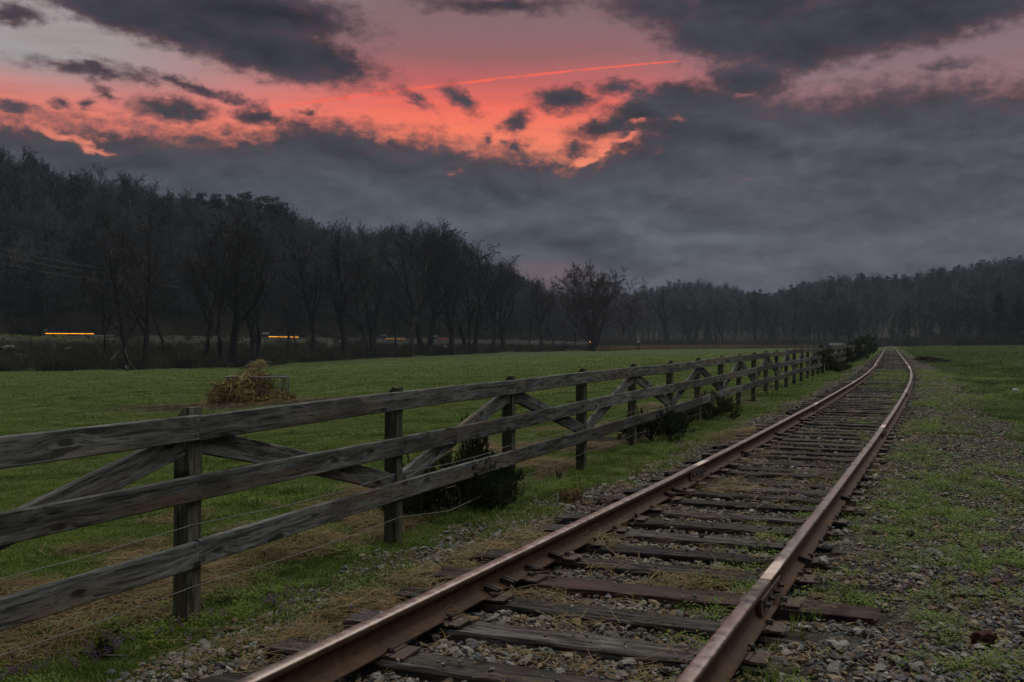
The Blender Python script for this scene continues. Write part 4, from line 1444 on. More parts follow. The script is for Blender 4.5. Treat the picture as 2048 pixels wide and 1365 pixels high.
# purple flowers -----------------------------------------------------------
def flower_mesh(seed):
    r = np.random.default_rng(seed)
    V, Fc, mi = [], [], []
    for _ in range(4):
        a = r.uniform(0, 6.28); rad = r.uniform(0, .035); h = r.uniform(.06, .12)
        x, y = rad * math.cos(a), rad * math.sin(a)
        b = len(V)
        V += [(x - .0015, y, 0), (x + .0015, y, 0), (x + .001, y, h), (x - .001, y, h)]
        Fc.append((b, b + 1, b + 2, b + 3)); mi.append(1)
        for q in range(6):
            az = q * 1.05 + r.uniform(-.3, .3); L = r.uniform(.008, .014); hh = h - r.uniform(0, .03)
            b = len(V)
            V += [(x, y, hh), (x + math.cos(az - .4) * L, y + math.sin(az - .4) * L, hh + .004), (x + math.cos(az) * L * 1.3, y + math.sin(az) * L * 1.3, hh - .002), (x + math.cos(az + .4) * L, y + math.sin(az + .4) * L, hh + .004)]
            Fc.append((b, b + 1, b + 2, b + 3)); mi.append(0)
    return mesh_from('flower', np.array(V), Fc, [M['flower'], M['weed']], mat_idx=mi)


flo = proto_collection('flower_source', [raw_obj(flower_mesh(1400 + i)) for i in range(3)])
fx, fy = [], []
for u, v, sp, c in ((20, 1330, .12, 9), (60, 1320, .08, 6), (215, 1280, .14, 12), (240, 1262, .1, 7), (150, 1300, .15, 5), (540, 1195, .2, 14), (580, 1180, .12, 8), (440, 1210, .15, 6), (390, 1240, .1, 4), (350, 1240, .1, 3), (1745, 1170, .1, 3), (1808, 1195, .05, 2), (2000, 1180, .25, 9), (2030, 1195, .15, 5), (1940, 1165, .15, 4)):
    d = 2000 * (EYE + .0) / (v - VH)
    for _ in range((c + 1) // 2):
        fx.append((u - CX) / F * d + rng.normal() * sp * .5); fy.append(d + rng.normal() * sp)
fx, fy = np.array(fx), np.array(fy)
scatter('purple_flowers', np.stack([fx, fy, surf_z(fx, fy)], 1), rand_rot(len(fx)), rng.uniform(.7, 1.1, len(fx)), rng.integers(0, 3, len(fx)), flo, 'small purple wild flowers in the grass beside the track', 'flowers')

# ------------------------------------------------------------------ bushes, dead plants and odd pieces by the track
def spray_bush(seed, n_clump, rx, ry, rz, sprays, m=None, L0=.05, L1=.13, spike=.3):
    """evergreen bush: feathery sprays of short needles on many upward twigs"""
    r = np.random.default_rng(seed)
    V, Fc = [], []
    for c in range(n_clump):
        a = r.uniform(0, 6.283); e = math.acos(1 - r.random() * 1.0)
        k = r.uniform(.55, 1.0)
        cx, cy, cz = math.cos(a) * math.sin(e) * rx * k, math.sin(a) * math.sin(e) * ry * k, (math.cos(e) * k * .9 + .06) * rz
        out = np.array([cx / rx, cy / ry, cz / rz + .35]); out /= np.linalg.norm(out) + 1e-6
        cr = r.uniform(.12, .24) * min(rx, 1.0)
        for s in range(sprays):
            o = np.array([cx, cy, max(.03, cz)]) + r.normal(size=3) * cr * .5
            o[2] = max(.02, o[2])
            d = out * .8 + r.normal(size=3) * .5 + np.array([0, 0, spike]); d /= np.linalg.norm(d)
            L = r.uniform(L0, L1)
            sd = np.cross(d, r.normal(size=3)); sd /= np.linalg.norm(sd) + 1e-6
            w = L * .09
            b = len(V)
            V += [o, o + d * L * .5 + sd * w, o + d * L, o + d * L * .5 - sd * w]
            Fc.append((b, b + 1, b + 2, b + 3))
            sd2 = np.cross(d, sd)
            for q in (.35, .65):
                for sg in (-1, 1):
                    b = len(V)
                    p0 = o + d * L * q
                    V += [p0, p0 + d * L * .28 + sd * sg * L * .26, p0 + d * L * .1]
                    Fc.append((b, b + 1, b + 2))
    return mesh_from('foliage', np.array(V), Fc, m or M['juniper'])


def stems_mesh(seed, n, h, spread, r0, m, forks=3):
    r = np.random.default_rng(seed)
    b = MB()
    for _ in range(n):
        a = r.uniform(0, 6.283)
        p = Vector((r.normal() * .02, r.normal() * .02, -.02))
        d = Vector((math.cos(a) * spread, math.sin(a) * spread, 1)).normalized()
        hh = h * r.uniform(.55, 1.0)
        pts = [p]
        for i in range(4):
            d = (d + Vector((r.normal() * .15, r.normal() * .15, .08))).normalized()
            pts.append(pts[-1] + d * hh / 4)
        b.tube(pts, [r0, r0 * .8, r0 * .6, r0 * .45, r0 * .2], 4)
        for f in range(forks):
            i = r.integers(1, 4)
            a2 = r.uniform(0, 6.283)
            d2 = (d + Vector((math.cos(a2), math.sin(a2), .3)) * .8).normalized()
            q = pts[i]
            b.tube([q, q + d2 * hh * .16, q + d2 * hh * .3 + Vector((0, 0, hh * .05))], [r0 * .5, r0 * .35, r0 * .12], 3)
    return b.mesh('stems', m)


JUN_A = spray_bush(2000, 85, .82, .55, .80, 38, L0=.06, L1=.17, spike=.5)
JUN_B = spray_bush(2001, 50, .54, .48, .66, 30, L0=.06, L1=.17, spike=.5)
JUN_C = spray_bush(2002, 60, .55, .5, 1.05, 30, L0=.06, L1=.18, spike=.6)
STEM = stems_mesh(2003, 5, .6, .5, .018, M['bark'])


def at(u, d):
    x, y = (u - CX) / F * d, d
    return Vector((x, y, float(surf_z(np.array([x]), np.array([y]))[0])))


def bush(u, d, me, sc, rz, label, z=0.0):
    p = at(u, d); p.z += z
    o = empty('juniper_bush', p, label, 'bush', 'evergreen bushes along the fence')
    f = link('foliage', me, o); f.scale = sc; f.rotation_euler = (0, 0, rz)
    s = link('stem', STEM, o); s.scale = (sc[0], sc[1], sc[2]); s.rotation_euler = (0, 0, rz)
    return o


bush(898, 9.25, JUN_A, (.80, .62, .66), .25, 'largest dark evergreen bush, low and wide, behind the fence near the loose wire')
bush(952, 9.95, JUN_C, (.42, .45, .84), 1.0, 'upright pointed evergreen growing behind the middle fence board')
bush(988, 9.9, JUN_B, (.62, .6, .66), 2.0, 'rounded dark evergreen pressing against a fence post and its lowest board')
bush(1305, 15.6, JUN_B, (1.0, .8, .72), .6, 'brownish spreading evergreen low beneath the fence, second clump from the camera')
bush(1345, 16.9, JUN_B, (.75, .7, .65), 1.7, 'small brown green bush squeezed under the fence boards')
bush(1424, 20.0, JUN_B, (.9, .8, .82), 2.6, 'compact dark round bush covering the fence foot halfway along')
bush(1392, 19.3, JUN_B, (.6, .6, .5), .2, 'low dark bush behind the fence next to the compact round one')
bush(1648, 45.0, JUN_C, (1.1, 1.0, 1.3), .3, 'tall dark bush hiding the fence where the boards bend away')
bush(1680, 47.0, JUN_B, (1.3, 1.1, .85), 1.3, 'wide low brownish bush on the track side of the tall dark one')
bush(1692, 62.0, JUN_C, (1.2, 1.2, 1.2), 2.3, 'dark bush further along the fence line')
bush(1711, 74.0, JUN_C, (1.5, 1.4, 1.6), 3.1, 'large dark bush near the end of the visible fence')
bush(1727, 92.0, JUN_C, (1.7, 1.6, 2.0), 4.0, 'tall brownish bush near the vanishing end of the fence')
bush(1742, 118.0, JUN_C, (1.7, 1.7, 2.1), 5.0, 'farthest dark bush beside the track')
bush(207, 4.98, JUN_C, (.09, .09, .10), 1.0, 'tiny dark evergreen seedling in the grass left of the front post')


def single(name, me, loc, label, cat, rz=0.0, sc=(1, 1, 1), group=None):
    o = link(name, me)
    o.location = loc; o.rotation_euler = (0, 0, rz); o.scale = sc
    return prop(o, label, cat, group)


single('dead_sapling', stems_mesh(2100, 4, .62, .22, .010, M['dead'], 6), at(893, 9.9), 'dead reddish brown sapling standing above the middle fence board', 'sapling', sc=(1, 1, 1.35))
single('dead_twig_clump', stems_mesh(2101, 5, .24, .12, .008, M['bark'], 2), at(1117, 11.4), 'small clump of dark dead twigs just behind the third bay of the fence', 'twigs')
single('dead_fern_clump', mesh_from('dead_fern_clump', *(lambda a: (np.array(a[0]), a[1]))(blades(150, .10, .24, .006, .11, 1.0, 2102)), M['dead']), at(1142, 9.55), 'rust brown dried plant clump at the edge of the stones left of the track', 'dead plant')
single('dead_weed', stems_mesh(2103, 6, .30, .7, .003, M['dead'], 4), at(1840, 12.0), 'thin brown dried weed standing in the stones right of the track', 'dead plant')


def stick(u, v, L, r, ang, m, name, label, cat, bendy=.1, z=0.02, tilt=0.0):
    d = F * (EYE + .02) / (v - VH)
    p = at(u, d); p.z += z
    b = MB()
    rr = random.Random(u)
    pts = [Vector((L * t, bendy * L * math.sin(t * 4 + u) * .3 + rr.uniform(-.004, .004), tilt * L * t + rr.uniform(0, .006))) for t in (-.5, -.25, 0, .25, .5)]
    b.tube(pts, [r * .6, r, r * .95, r * .8, r * .4], 6)
    return single(name, b.mesh(name, m), p, label, cat, ang)


stick(1885, 1062, .26, .020, 2.0, M['drift'], 'driftwood_piece', 'short bleached piece of wood lying on the stones to the right', 'wood')
stick(1737, 1295, .20, .005, 1.05, M['drift'], 'stick', 'thin pale stick lying between the weeds near the reddish sleeper', 'stick', tilt=.25)
stick(1940, 1216, .20, .010, -.12, M['bark'], 'stick', 'dark curved stick lying on the gravel at the far right', 'stick')
stick(1910, 1290, .12, .004, .6, M['drift'], 'stick', 'small pale split twig near the rust brown block', 'stick')
stick(1900, 885, .7, .018, -.25, M['bark'], 'stick', 'long dark stick lying in the gravel beyond the weeds', 'stick')
stick(205, 1283, .30, .007, -.12, M['drift'], 'stick', 'grey dead stick in the grass under the small evergreen seedling', 'stick', .3)
stick(1180, 1005, .34, .010, .45, M['dead'], 'stick', 'reddish brown stick by the sleeper ends left of the track', 'stick', .4)
stick(1585, 1290, .22, .003, -.9, M['dead'], 'stick', 'thin wiry dead stem leaning against the outside of the right rail', 'stick', .6, tilt=.5)


def block_mesh(seed, sx, sy, sz, m):
    r = np.random.default_rng(seed)
    bm = bmesh.new()
    bmesh.ops.create_cube(bm, size=1.0)
    bmesh.ops.subdivide_edges(bm, edges=bm.edges[:], cuts=3, use_grid_fill=True)
    for v in bm.verts:
        q = v.co * 2
        k = 1 - .10 * max(0, (abs(q.x) + abs(q.y) + abs(q.z)) - 2)
        v.co = Vector((v.co.x * sx * k + r.normal() * sx * .025, v.co.y * sy * k + r.normal() * sy * .025, v.co.z * sz * k + r.normal() * sz * .05))
    me = bpy.data.meshes.new('block'); bm.to_mesh(me); bm.free()
    me.materials.append(m)
    return me


d = F * (EYE + .03) / (1312 - VH)
single('rust_brown_block', block_mesh(2200, .10, .07, .065, M['brick']), at(1966, d) + Vector((0, 0, .03)), 'rust brown broken block of stone lying among weeds at the lower right', 'block', .35)
tan_me = block_mesh(2201, .5, .16, .03, M['dead'])
single('orange_board', tan_me, at(1507, 26.0) + Vector((0, 0, .01)), 'flat orange brown piece of board at the fence foot', 'board', .3)
single('paper_scrap', block_mesh(2202, .14, .10, .05, M['white']), at(2031, 25.0) + Vector((0, 0, .22)), 'small white scrap lying in the meadow grass', 'litter', .3)
single('grass_mound', mesh_from('grass_mound', *(lambda a: (np.array(a[0]), a[1]))(blades(260, .15, .42, .012, .42, .9, 2301)), M['meadow']), at(1972, 31.0), 'dark green grass hummock standing up in the meadow', 'grass clump')
bm_ = MB()
rr_ = random.Random(5)
for q in range(26):
    a, b = Vector((rr_.uniform(-.8, .8), rr_.uniform(-.6, .6), rr_.uniform(0, .4))), rr_.uniform(0, 3.14)
    dv = Vector((math.cos(b), math.sin(b), rr_.uniform(-.2, .25))) * rr_.uniform(.25, .6)
    bm_.tube([a - dv, a, a + dv], [.03, .05, .02], 4)
single('brush_pile', bm_.mesh('brush_pile', M['bark']), at(1866, 62.0), 'dark heap of cut brush lying right of the distant track', 'brush pile')

# ------------------------------------------------------------------ hay feeders with hay
def heap_mesh(seed, rx, ry, rz, n, m, strand=.35):
    """a heap of hay: a solid lumpy core covered by loose strands"""
    r = np.random.default_rng(seed)
    V, Fc = [], []
    nu, nv = 26, 9
    for j in range(nv + 1):
        e = j / nv * math.pi / 2
        for i in range(nu):
            a = i / nu * 2 * math.pi
            k = 1 + .16 * math.sin(a * 3 + seed) * math.cos(e) + r.uniform(-.06, .06)
            V.append((math.cos(a) * math.cos(e) ** .7 * rx * k, math.sin(a) * math.cos(e) ** .7 * ry * k, math.sin(e) * rz * (1 + .25 * math.cos(a + 2.6)) * k - .05))
    for j in range(nv):
        for i in range(nu):
            i2 = (i + 1) % nu
            Fc.append((j * nu + i, j * nu + i2, (j + 1) * nu + i2, (j + 1) * nu + i))
    for _ in range(n):
        a = r.uniform(0, 6.283); e = math.asin(r.random() ** .9)
        o = np.array([math.cos(a) * math.cos(e) ** .7 * rx, math.sin(a) * math.cos(e) ** .7 * ry, math.sin(e) * rz * (1 + .25 * math.cos(a + 2.6))]) * r.uniform(.95, 1.10)
        o[2] = max(.01, o[2])
        d = np.array([math.cos(a) * .5, math.sin(a) * .5, -.5]) + r.normal(size=3) * .6; d /= np.linalg.norm(d)
        L = strand * r.uniform(.4, 1.2)
        s = np.cross(d, r.normal(size=3)); s = s / (np.linalg.norm(s) + 1e-6) * .012
        b = len(V)
        q1, q2 = o + d * L * .5 + np.array([0, 0, .05 * L]), o + d * L
        q2[2] = max(q2[2], .0)
        V += [o - s, o + s, q1 + s, q1 - s, q2]
        Fc += [(b, b + 1, b + 2, b + 3), (b + 3, b + 2, b + 4)]
    return mesh_from('hay_heap', np.array(V), Fc, m, False)


def feeder(loc, scale, label):
    e = empty('hay_feeder', loc, label, 'hay feeder', 'round metal hay feeders in the pasture')
    R, z0, z1 = 1.22, .36, .98
    def ring(z, rad):
        b = MB(); n = 32
        b.tube([(R * math.cos(2 * math.pi * i / n), R * math.sin(2 * math.pi * i / n), z) for i in range(n + 1)], rad, 5, False)
        return b
    for z, rad in ((z1, .034), (z0, .026), (.04, .026)):
        o = link('ring', ring(z, rad).mesh('ring', M['steel']), e)
    n = 12
    sl = MB()
    for i in range(n):
        a0, a1 = 2 * math.pi * i / n, 2 * math.pi * (i + .46) / n
        for s1, s2 in ((a0, a1), (a1, 2 * math.pi * (i + .92) / n)):
            b = MB()
            hi, lo = (z1, z0)
            p, q = (R * math.cos(s1), R * math.sin(s1), lo if s1 == a0 else hi), (R * math.cos(s2), R * math.sin(s2), hi if s1 == a0 else lo)
            b.tube([p, q], .022, 4)
            link('slant_bar', b.mesh('slant_bar', M['steel']), e)
        b = MB(); a = 2 * math.pi * (i + .96) / n
        b.tube([(R * math.cos(a), R * math.sin(a), .0), (R * math.cos(a), R * math.sin(a), z1 if i % 4 == 0 else z0)], .026 if i % 4 == 0 else .02, 4)
        link('upright', b.mesh('upright', M['steel']), e)
    e.rotation_euler = (0, 0, .4)
    return e


f0 = at(515, 40.0)
feeder(f0, 1, 'round galvanised hay feeder ring in the pasture, the nearer of two')
single('hay_heap', heap_mesh(2400, 1.12, 1.1, 1.02, 3400, M['hay_heap'], .42), f0 + Vector((-.48, -.5, 0)), 'heap of old hay spilling out of the nearer feeder ring', 'hay', 2.4)
single('spilled_hay', heap_mesh(2401, .85, .8, .46, 1500, M['hay_heap'], .35), f0 + Vector((.6, -.3, 0)), 'low spilled hay under the open right side of the nearer feeder', 'hay', .4)
f1 = at(521, 117.0)
feeder(f1, 1, 'far metal hay feeder half hidden by hay close to the creek trees')
single('hay_heap', heap_mesh(2402, 1.35, 1.2, 1.0, 1200, M['hay_heap'], .45), f1 + Vector((-.25, -1.0, 0)), 'brown hay heap at the far feeder close to the creek trees', 'hay', 2.4)

# ------------------------------------------------------------------ trees
class TreeGen:
    def __init__(self, seed):
        self.r = np.random.default_rng(seed)
        self.trunk, self.crown = MB(), MB()

    def limb(self, p, d, L, r0, r1, level, mb, up=.06, wander=.16, n=None):
        n = n or (7, 6, 4, 3, 2)[min(level, 4)]
        pts, dirs = [Vector(p)], [Vector(d)]
        d = Vector(d)
        for i in range(n):
            d = (d + Vector(self.r.normal(size=3)) * wander + Vector((0, 0, up))).normalized()
            pts.append(pts[-1] + d * L / n); dirs.append(Vector(d))
        rad = [r0 + (r1 - r0) * (i / n) ** .9 for i in range(n + 1)]
        mb.tube(pts, rad, (7, 5, 4, 3, 3)[min(level, 4)], False)
        return pts, dirs, rad

    def child_dir(self, d, ang):
        r = self.r
        o = d.orthogonal().normalized()
        o.rotate(Matrix.Rotation(r.uniform(0, 6.283), 3, d))
        return (d * math.cos(ang) + o * math.sin(ang)).normalized()

    def grow(self, p, d, L, r0, level, maxl, kids, mn):
        pts, dirs, rad = self.limb(p, d, L, r0, max(r0 * .35, mn), level, self.crown, up=.05 if level < 3 else .03, wander=.13 + .03 * level)
        if level >= maxl: return
        k = kids[level - 1]
        k = max(1, int(round(k * self.r.uniform(.75, 1.25))))
        for i in range(k):
            t = .22 + .78 * (i + self.r.random()) / k
            j = min(len(pts) - 2, int(t * (len(pts) - 1)))
            f = t * (len(pts) - 1) - j
            q = pts[j].lerp(pts[j + 1], min(1, max(0, f)))
            dd = self.child_dir(dirs[j + 1], math.radians(self.r.uniform(24, 55)))
            self.grow(q, dd, L * self.r.uniform(.42, .66) * (1.08 - .45 * t), max(mn, rad[j] * .55), level + 1, maxl, kids, mn)


def bare_tree(seed, H=16., trunk_r=.30, fork=.3, limbs=9, kids=(5, 5, 4), spread=38, mn=.012, lean=0., stems=1, maxl=4, crown_len=.5):
    g = TreeGen(seed)
    r = g.r
    for s in range(stems):
        a = r.uniform(0, 6.283) if stems == 1 else 2 * math.pi * s / stems + r.uniform(-.4, .4)
        ln = lean + (.20 if stems > 1 else 0) * r.uniform(.5, 1.2)
        d = Vector((math.cos(a) * ln, math.sin(a) * ln, 1)).normalized()
        base = Vector((math.cos(a), math.sin(a), 0)) * (trunk_r * .9 if stems > 1 else 0)
        base.z = -.4
        hh = H * (.80 if stems == 1 else r.uniform(.62, .8))
        tr = trunk_r * (1 if stems == 1 else r.uniform(.62, .85))
        pts, dirs, rad = g.limb(base, d, hh, tr, tr * .16, 0, g.trunk, up=.05, wander=.07, n=9)
        # flare at the foot
        g.trunk.tube([base, base + d * .9], [tr * 1.5, tr * .98], 7, False)
        k = limbs if stems == 1 else max(4, int(limbs * .7))
        for i in range(k):
            t = fork + (1 - fork) * ((i + r.random() * .8) / k)
            j = min(len(pts) - 2, int(t * (len(pts) - 1)))
            q = pts[j].lerp(pts[j + 1], t * (len(pts) - 1) - j)
            dd = g.child_dir(dirs[j + 1], math.radians(r.uniform(.7, 1.25) * spread * (1.1 - .4 * t)))
            L = H * crown_len * (1.05 - .62 * t) * r.uniform(.75, 1.15)
            g.grow(q, dd, L, max(mn * 2, rad[j] * .6), 1, maxl, kids, mn)
        g.grow(pts[-1], dirs[-1], H * .16, rad[-1], 2, maxl, kids, mn)
    return g


def tree_meshes(g, name, mt, mc):
    return g.trunk.mesh('trunk', mt, True), g.crown.mesh('crown', mc, False)


NEAR = []
NEAR.append(tree_meshes(bare_tree(3000, 16.5, .52, .26, 11, (6, 5, 4), 42, .013), 'a', M['bark'], M['twig']))              # broad oak-like
NEAR.append(tree_meshes(bare_tree(3001, 16.5, .44, .22, 11, (6, 5, 4), 36, .013, stems=2), 'b', M['bark'], M['twig']))    # twin stem
NEAR.append(tree_meshes(bare_tree(3002, 15.5, .42, .34, 10, (5, 5, 4), 46, .013, lean=.12), 'c', M['bark'], M['twig']))   # leaning
NEAR.append(tree_meshes(bare_tree(3003, 17.5, .24, .36, 10, (5, 5, 4), 34, .012), 'd', M['bark'], M['twig']))              # tall narrow
NEAR.append(tree_meshes(bare_tree(3004, 16.0, .46, .24, 10, (5, 5, 4), 36, .013, stems=3), 'e', M['bark'], M['twig']))    # three stems
NEAR.append(tree_meshes(bare_tree(3005, 20.0, .44, .38, 10, (5, 5, 4), 40, .013), 'f', M['bark_pale'], M['twig']))         # sycamore, pale
NEAR.append(tree_meshes(bare_tree(3006, 10.5, .15, .30, 8, (5, 4, 3), 44, .011), 'g', M['bark'], M['twig']))               # small
NEAR.append(tree_meshes(bare_tree(3007, 15.0, .36, .14, 10, (6, 6, 5), 46, .02, stems=5, crown_len=.66), 'h', M['bark'], M['twig_red']))  # budding maple
NEAR.append(tree_meshes(bare_tree(3008, 19.0, .22, .45, 7, (4, 3, 2), 55, .014, crown_len=.3), 'i', M['bark'], M['twig']))  # thin tall snag
FARV = [tree_meshes(bare_tree(3100 + i, (13, 15.5, 18, 11.5, 16.5, 14.5, 19, 12.5)[i], .22 + .02 * (i % 3), (.42, .55, .58, .36, .48, .62, .52, .45)[i], 9, (5, 4, 2), (40, 32, 27, 48, 36, 42, 32, 38)[i], .030, lean=(0, .05, 0, .15, .02, .1, 0, .2)[i],
                              maxl=4, crown_len=(.46, .36, .32, .52, .42, .34, .34, .46)[i]), 'w', M['wood_stem'], M['wood']) for i in range(8)]


def pine_mesh(seed, H=15., irregular=.35, tiers=13, m=None, narrow=1.0, base=.35, leaf=1.0):
    r = np.random.default_rng(seed)
    tr = MB()
    tr.tube([(0, 0, -.4), (.05, 0, H * .35), (-.03, .04, H * .7), (0, 0, H * .97)], [.24, .18, .11, .03], 6)
    V, Fc = [], []
    for t in range(tiers):
        f = base + (1 - base) * t / (tiers - 1)
        R = H * .24 * narrow * (1 - (f - base) / (1 - base)) ** .7 * r.uniform(1 - irregular, 1 + irregular * .4) + .25
        nb = int(r.integers(5, 8))
        for b_ in range(nb):
            a = r.uniform(0, 6.283)
            L = R * r.uniform(.6, 1.1)
            z = f * H + r.uniform(-.25, .25)
            for q in range(7):
                s = (q + 1) / 7
                c = np.array([math.cos(a) * L * s, math.sin(a) * L * s, z + L * .10 * s * s])
                for w in range(5):
                    o = c + r.normal(size=3) * np.array([.20, .20, .10 / leaf]) * (1.2 - .3 * s) * leaf
                    d = r.normal(size=3) * .5 + np.array([math.cos(a), math.sin(a), .25]); d /= np.linalg.norm(d)
                    sd = np.cross(d, r.normal(size=3)); sd /= np.linalg.norm(sd)
                    Ln = r.uniform(.28, .55) * leaf
                    i0 = len(V)
                    V += [o - sd * .11 * leaf, o + sd * .11 * leaf, o + d * Ln]
                    Fc.append((i0, i0 + 1, i0 + 2))
    return tr.mesh('trunk', M['bark'], True), mesh_from('crown', np.array(V), np.array(Fc), m or M['pine'])


def clump_pine(seed, H=17., base=.48, clumps=15, R=2.3):
    """rounded ragged pine: bare stem below, foliage in separate clumps on short limbs"""
    r = np.random.default_rng(seed)
    tr = MB()
    tr.tube([(0, 0, -.4), (.1, 0, H * .35), (-.05, .1, H * .7), (.05, .05, H * .95)], [.24, .19, .12, .03], 6)
    V, Fc = [], []
    for c in range(clumps):
        f = base + (1 - base) * (c + r.random() * .8) / clumps
        k = math.sin(min(1, (1.08 - f) / (1.08 - base)) * 2.2) ** .8 if f < 1.05 else .2
        a = c * 2.4 + r.uniform(-.5, .5)
        rad = R * max(.15, k) * r.uniform(.35, 1.0)
        cc = np.array([math.cos(a) * rad, math.sin(a) * rad, f * H + r.uniform(-.3, .5)])
        tr.tube([(0, 0, f * H - .5), tuple(cc)], [.06, .03], 3, False)
        cr = r.uniform(.75, 1.35) * (1.1 - .35 * f)
        for q in range(110):
            d = r.normal(size=3); d /= np.linalg.norm(d)
            o = cc + d * cr * r.uniform(.45, 1.05) * np.array([1.15, 1.15, .72])
            d2 = d * .7 + r.normal(size=3) * .6; d2 /= np.linalg.norm(d2)
            sd = np.cross(d2, r.normal(size=3)); sd /= np.linalg.norm(sd)
            L = r.uniform(.25, .5)
            i0 = len(V)
            V += [o - sd * .10, o + sd * .10, o + d2 * L]
            Fc.append((i0, i0 + 1, i0 + 2))
    return tr.mesh('trunk', M['bark'], True), mesh_from('crown', np.array(V), np.array(Fc), M['pine'])


PINES = [clump_pine(3200, 19, .55, 14, 2.6), clump_pine(3201, 17, .42, 17, 2.9), pine_mesh(3202, 13, .22, 20, None, .95, .08, 1.1)]


def put_tree(name, variant, loc, sc, rz, label, cat, group=None, sz=None):
    e = empty(name, loc, label, cat, group)
    for nm, me in zip(('trunk', 'crown'), variant):
        o = link(nm, me, e)
        o.scale = (sc, sc, sz or sc)
        o.rotation_euler = (0, 0, rz)
    return e


def edge_d(u): return float(np.interp(u, TBL[:, 0], TBL[:, 1]))
def edge_v(u): return float(np.interp(u, TBL[:, 0], TBL[:, 2]))


VH_T = [16.5, 15.0, 14.5, 17.5, 14.5, 20.0, 10.5, 14.5, 19.0]
G1 = 'bare trees along the creek at the pasture edge'
creek = [  # u, depth beyond the edge, photo row of the top, variant, turn, label
    (276, 1, 425, 1, .5, 'large twin trunked bare tree left of the hay feeder with a broad rounded crown'),
    (205, 14, 520, 6, 1.2, 'small leaning bare tree on the bank left of the twin trunked tree'),
    (330, 16, 480, 3, 2.2, 'slim bare tree half hidden behind the twin trunked tree'),
    (410, 3, 455, 2, 4.2, 'bare tree with crooked limbs left of the curved trunk pair'),
    (447, 2, 440, 2, 2.9, 'bare tree with a strongly curved trunk above the hay feeder'),
    (465, 4, 415, 0, 1.0, 'stout straight bare tree with the widest crown behind the hay feeders'),
    (512, 5, 470, 1, 2.0, 'bare tree splitting low into a V just right of the far hay heap'),
    (574, 3, 560, 6, .3, 'short bare tree with a low rounded crown under the second amber light'),
    (598, 12, 540, 3, 1.9, 'very thin straight bare tree beside the short rounded one'),
    (624, 3, 475, 2, .2, 'bare tree leaning right in the gap left of mid picture'),
    (688, 3, 460, 0, 3.5, 'tall bare tree with feathery ascending limbs left of the pale sycamore'),
    (742, 5, 500, 4, .7, 'many stemmed bare tree close left of the pale sycamore'),
    (790, 7, 520, 6, 2.5, 'small crooked bare tree at the foot of the pale sycamore'),
    (822, 2, 440, 5, .9, 'pale barked sycamore with whitish upper trunk'),
    (855, 8, 445, 4, 3.1, 'dense bare tree group just right of the pale sycamore'),
    (905, 2, 468, 1, 1.4, 'bare tree with two stems leaning apart right of the sycamore'),
    (942, 3, 480, 4, 2.4, 'cluster of leaning bare stems with a high crown'),
    (985, 2, 495, 2, 6.0, 'large bare tree leaning right over the pasture edge'),
    (1008, 9, 510, 0, 5.0, 'round crowned bare tree at the right end of the creek row'),
    (1062, 4, 570, 6, 4.0, 'low spreading bare tree right of the creek row'),
    (1085, 22, 560, 2, 1.0, 'short bare tree set back behind the end of the creek row'),
    (1110, 12, 535, 8, 0.0, 'thin dead looking tree sticking up left of the reddish maple'),
    (1188, 1, 527, 7, .8, 'wide reddish budding maple with several trunks standing alone at the pasture edge'),
    (1150, 22, 590, 6, 2.0, 'small bare tree just behind the left side of the reddish maple'),
]
used_h = []
for u, extra, vt, vi, rz, lab in creek:
    d = edge_d(u) + extra
    p = at(u, d)
    want = EYE + (VH - vt) / F * d - p.z
    sc = want / VH_T[vi]
    put_tree('bare_tree', NEAR[vi], p, sc if vi not in (3, 8) else sc, rz, lab, 'tree', G1)

G2 = 'trees along the far end of the pasture'
rowf = random.Random(11)
far_row = [(1248, 600, 6), (1272, 606, 3), (1300, 600, 6), (1332, 572, 0), (1362, 610, 3), (1385, 596, 4), (1412, 605, 6), (1440, 590, 1), (1470, 606, 3), (1512, 585, 0), (1545, 606, 4), (1566, 612, 6), (1592, 600, 2), (1620, 610, 3),
           (1645, 600, 1), (1672, 606, 4), (1700, 604, 0), (1722, 600, 3), (1748, 604, 1), (1790, 616, 4), (1815, 606, 0), (1838, 600, 3), (1862, 604, 2), (1888, 600, 1), (1915, 612, 4), (1965, 600, 0), (2022, 596, 1), (2044, 600, 4)]
names = {1332: 'big round crowned bare tree standing clear at the far pasture edge', 1512: 'brownish rounded bare tree at the far pasture edge', 1248: 'small bare tree just right of the reddish maple',
         1838: 'tall slim bare tree in front of the hillside clearing', 1700: 'bare tree behind the small shelter roof'}
ORD = ['leftmost', 'second', 'third', 'fourth', 'fifth', 'sixth', 'seventh', 'eighth', 'ninth', 'tenth', 'eleventh', 'twelfth', 'thirteenth', 'fourteenth', 'fifteenth', 'sixteenth', 'seventeenth', 'eighteenth', 'nineteenth', 'twentieth',
       'twenty first', 'twenty second', 'twenty third', 'twenty fourth', 'twenty fifth', 'twenty sixth', 'twenty seventh', 'rightmost']
for qi, (u, vt, vi) in enumerate(far_row):
    d = edge_d(u) + rowf.uniform(2, 16)
    p = at(u, d)
    sc = (EYE + (VH - vt) / F * d - p.z) / VH_T[vi]
    put_tree('bare_tree', NEAR[vi], p, sc, rowf.uniform(0, 6.28), names.get(u, ORD[qi] + ' bare tree, counted from the left, of the row along the far field edge'), 'tree', G2)
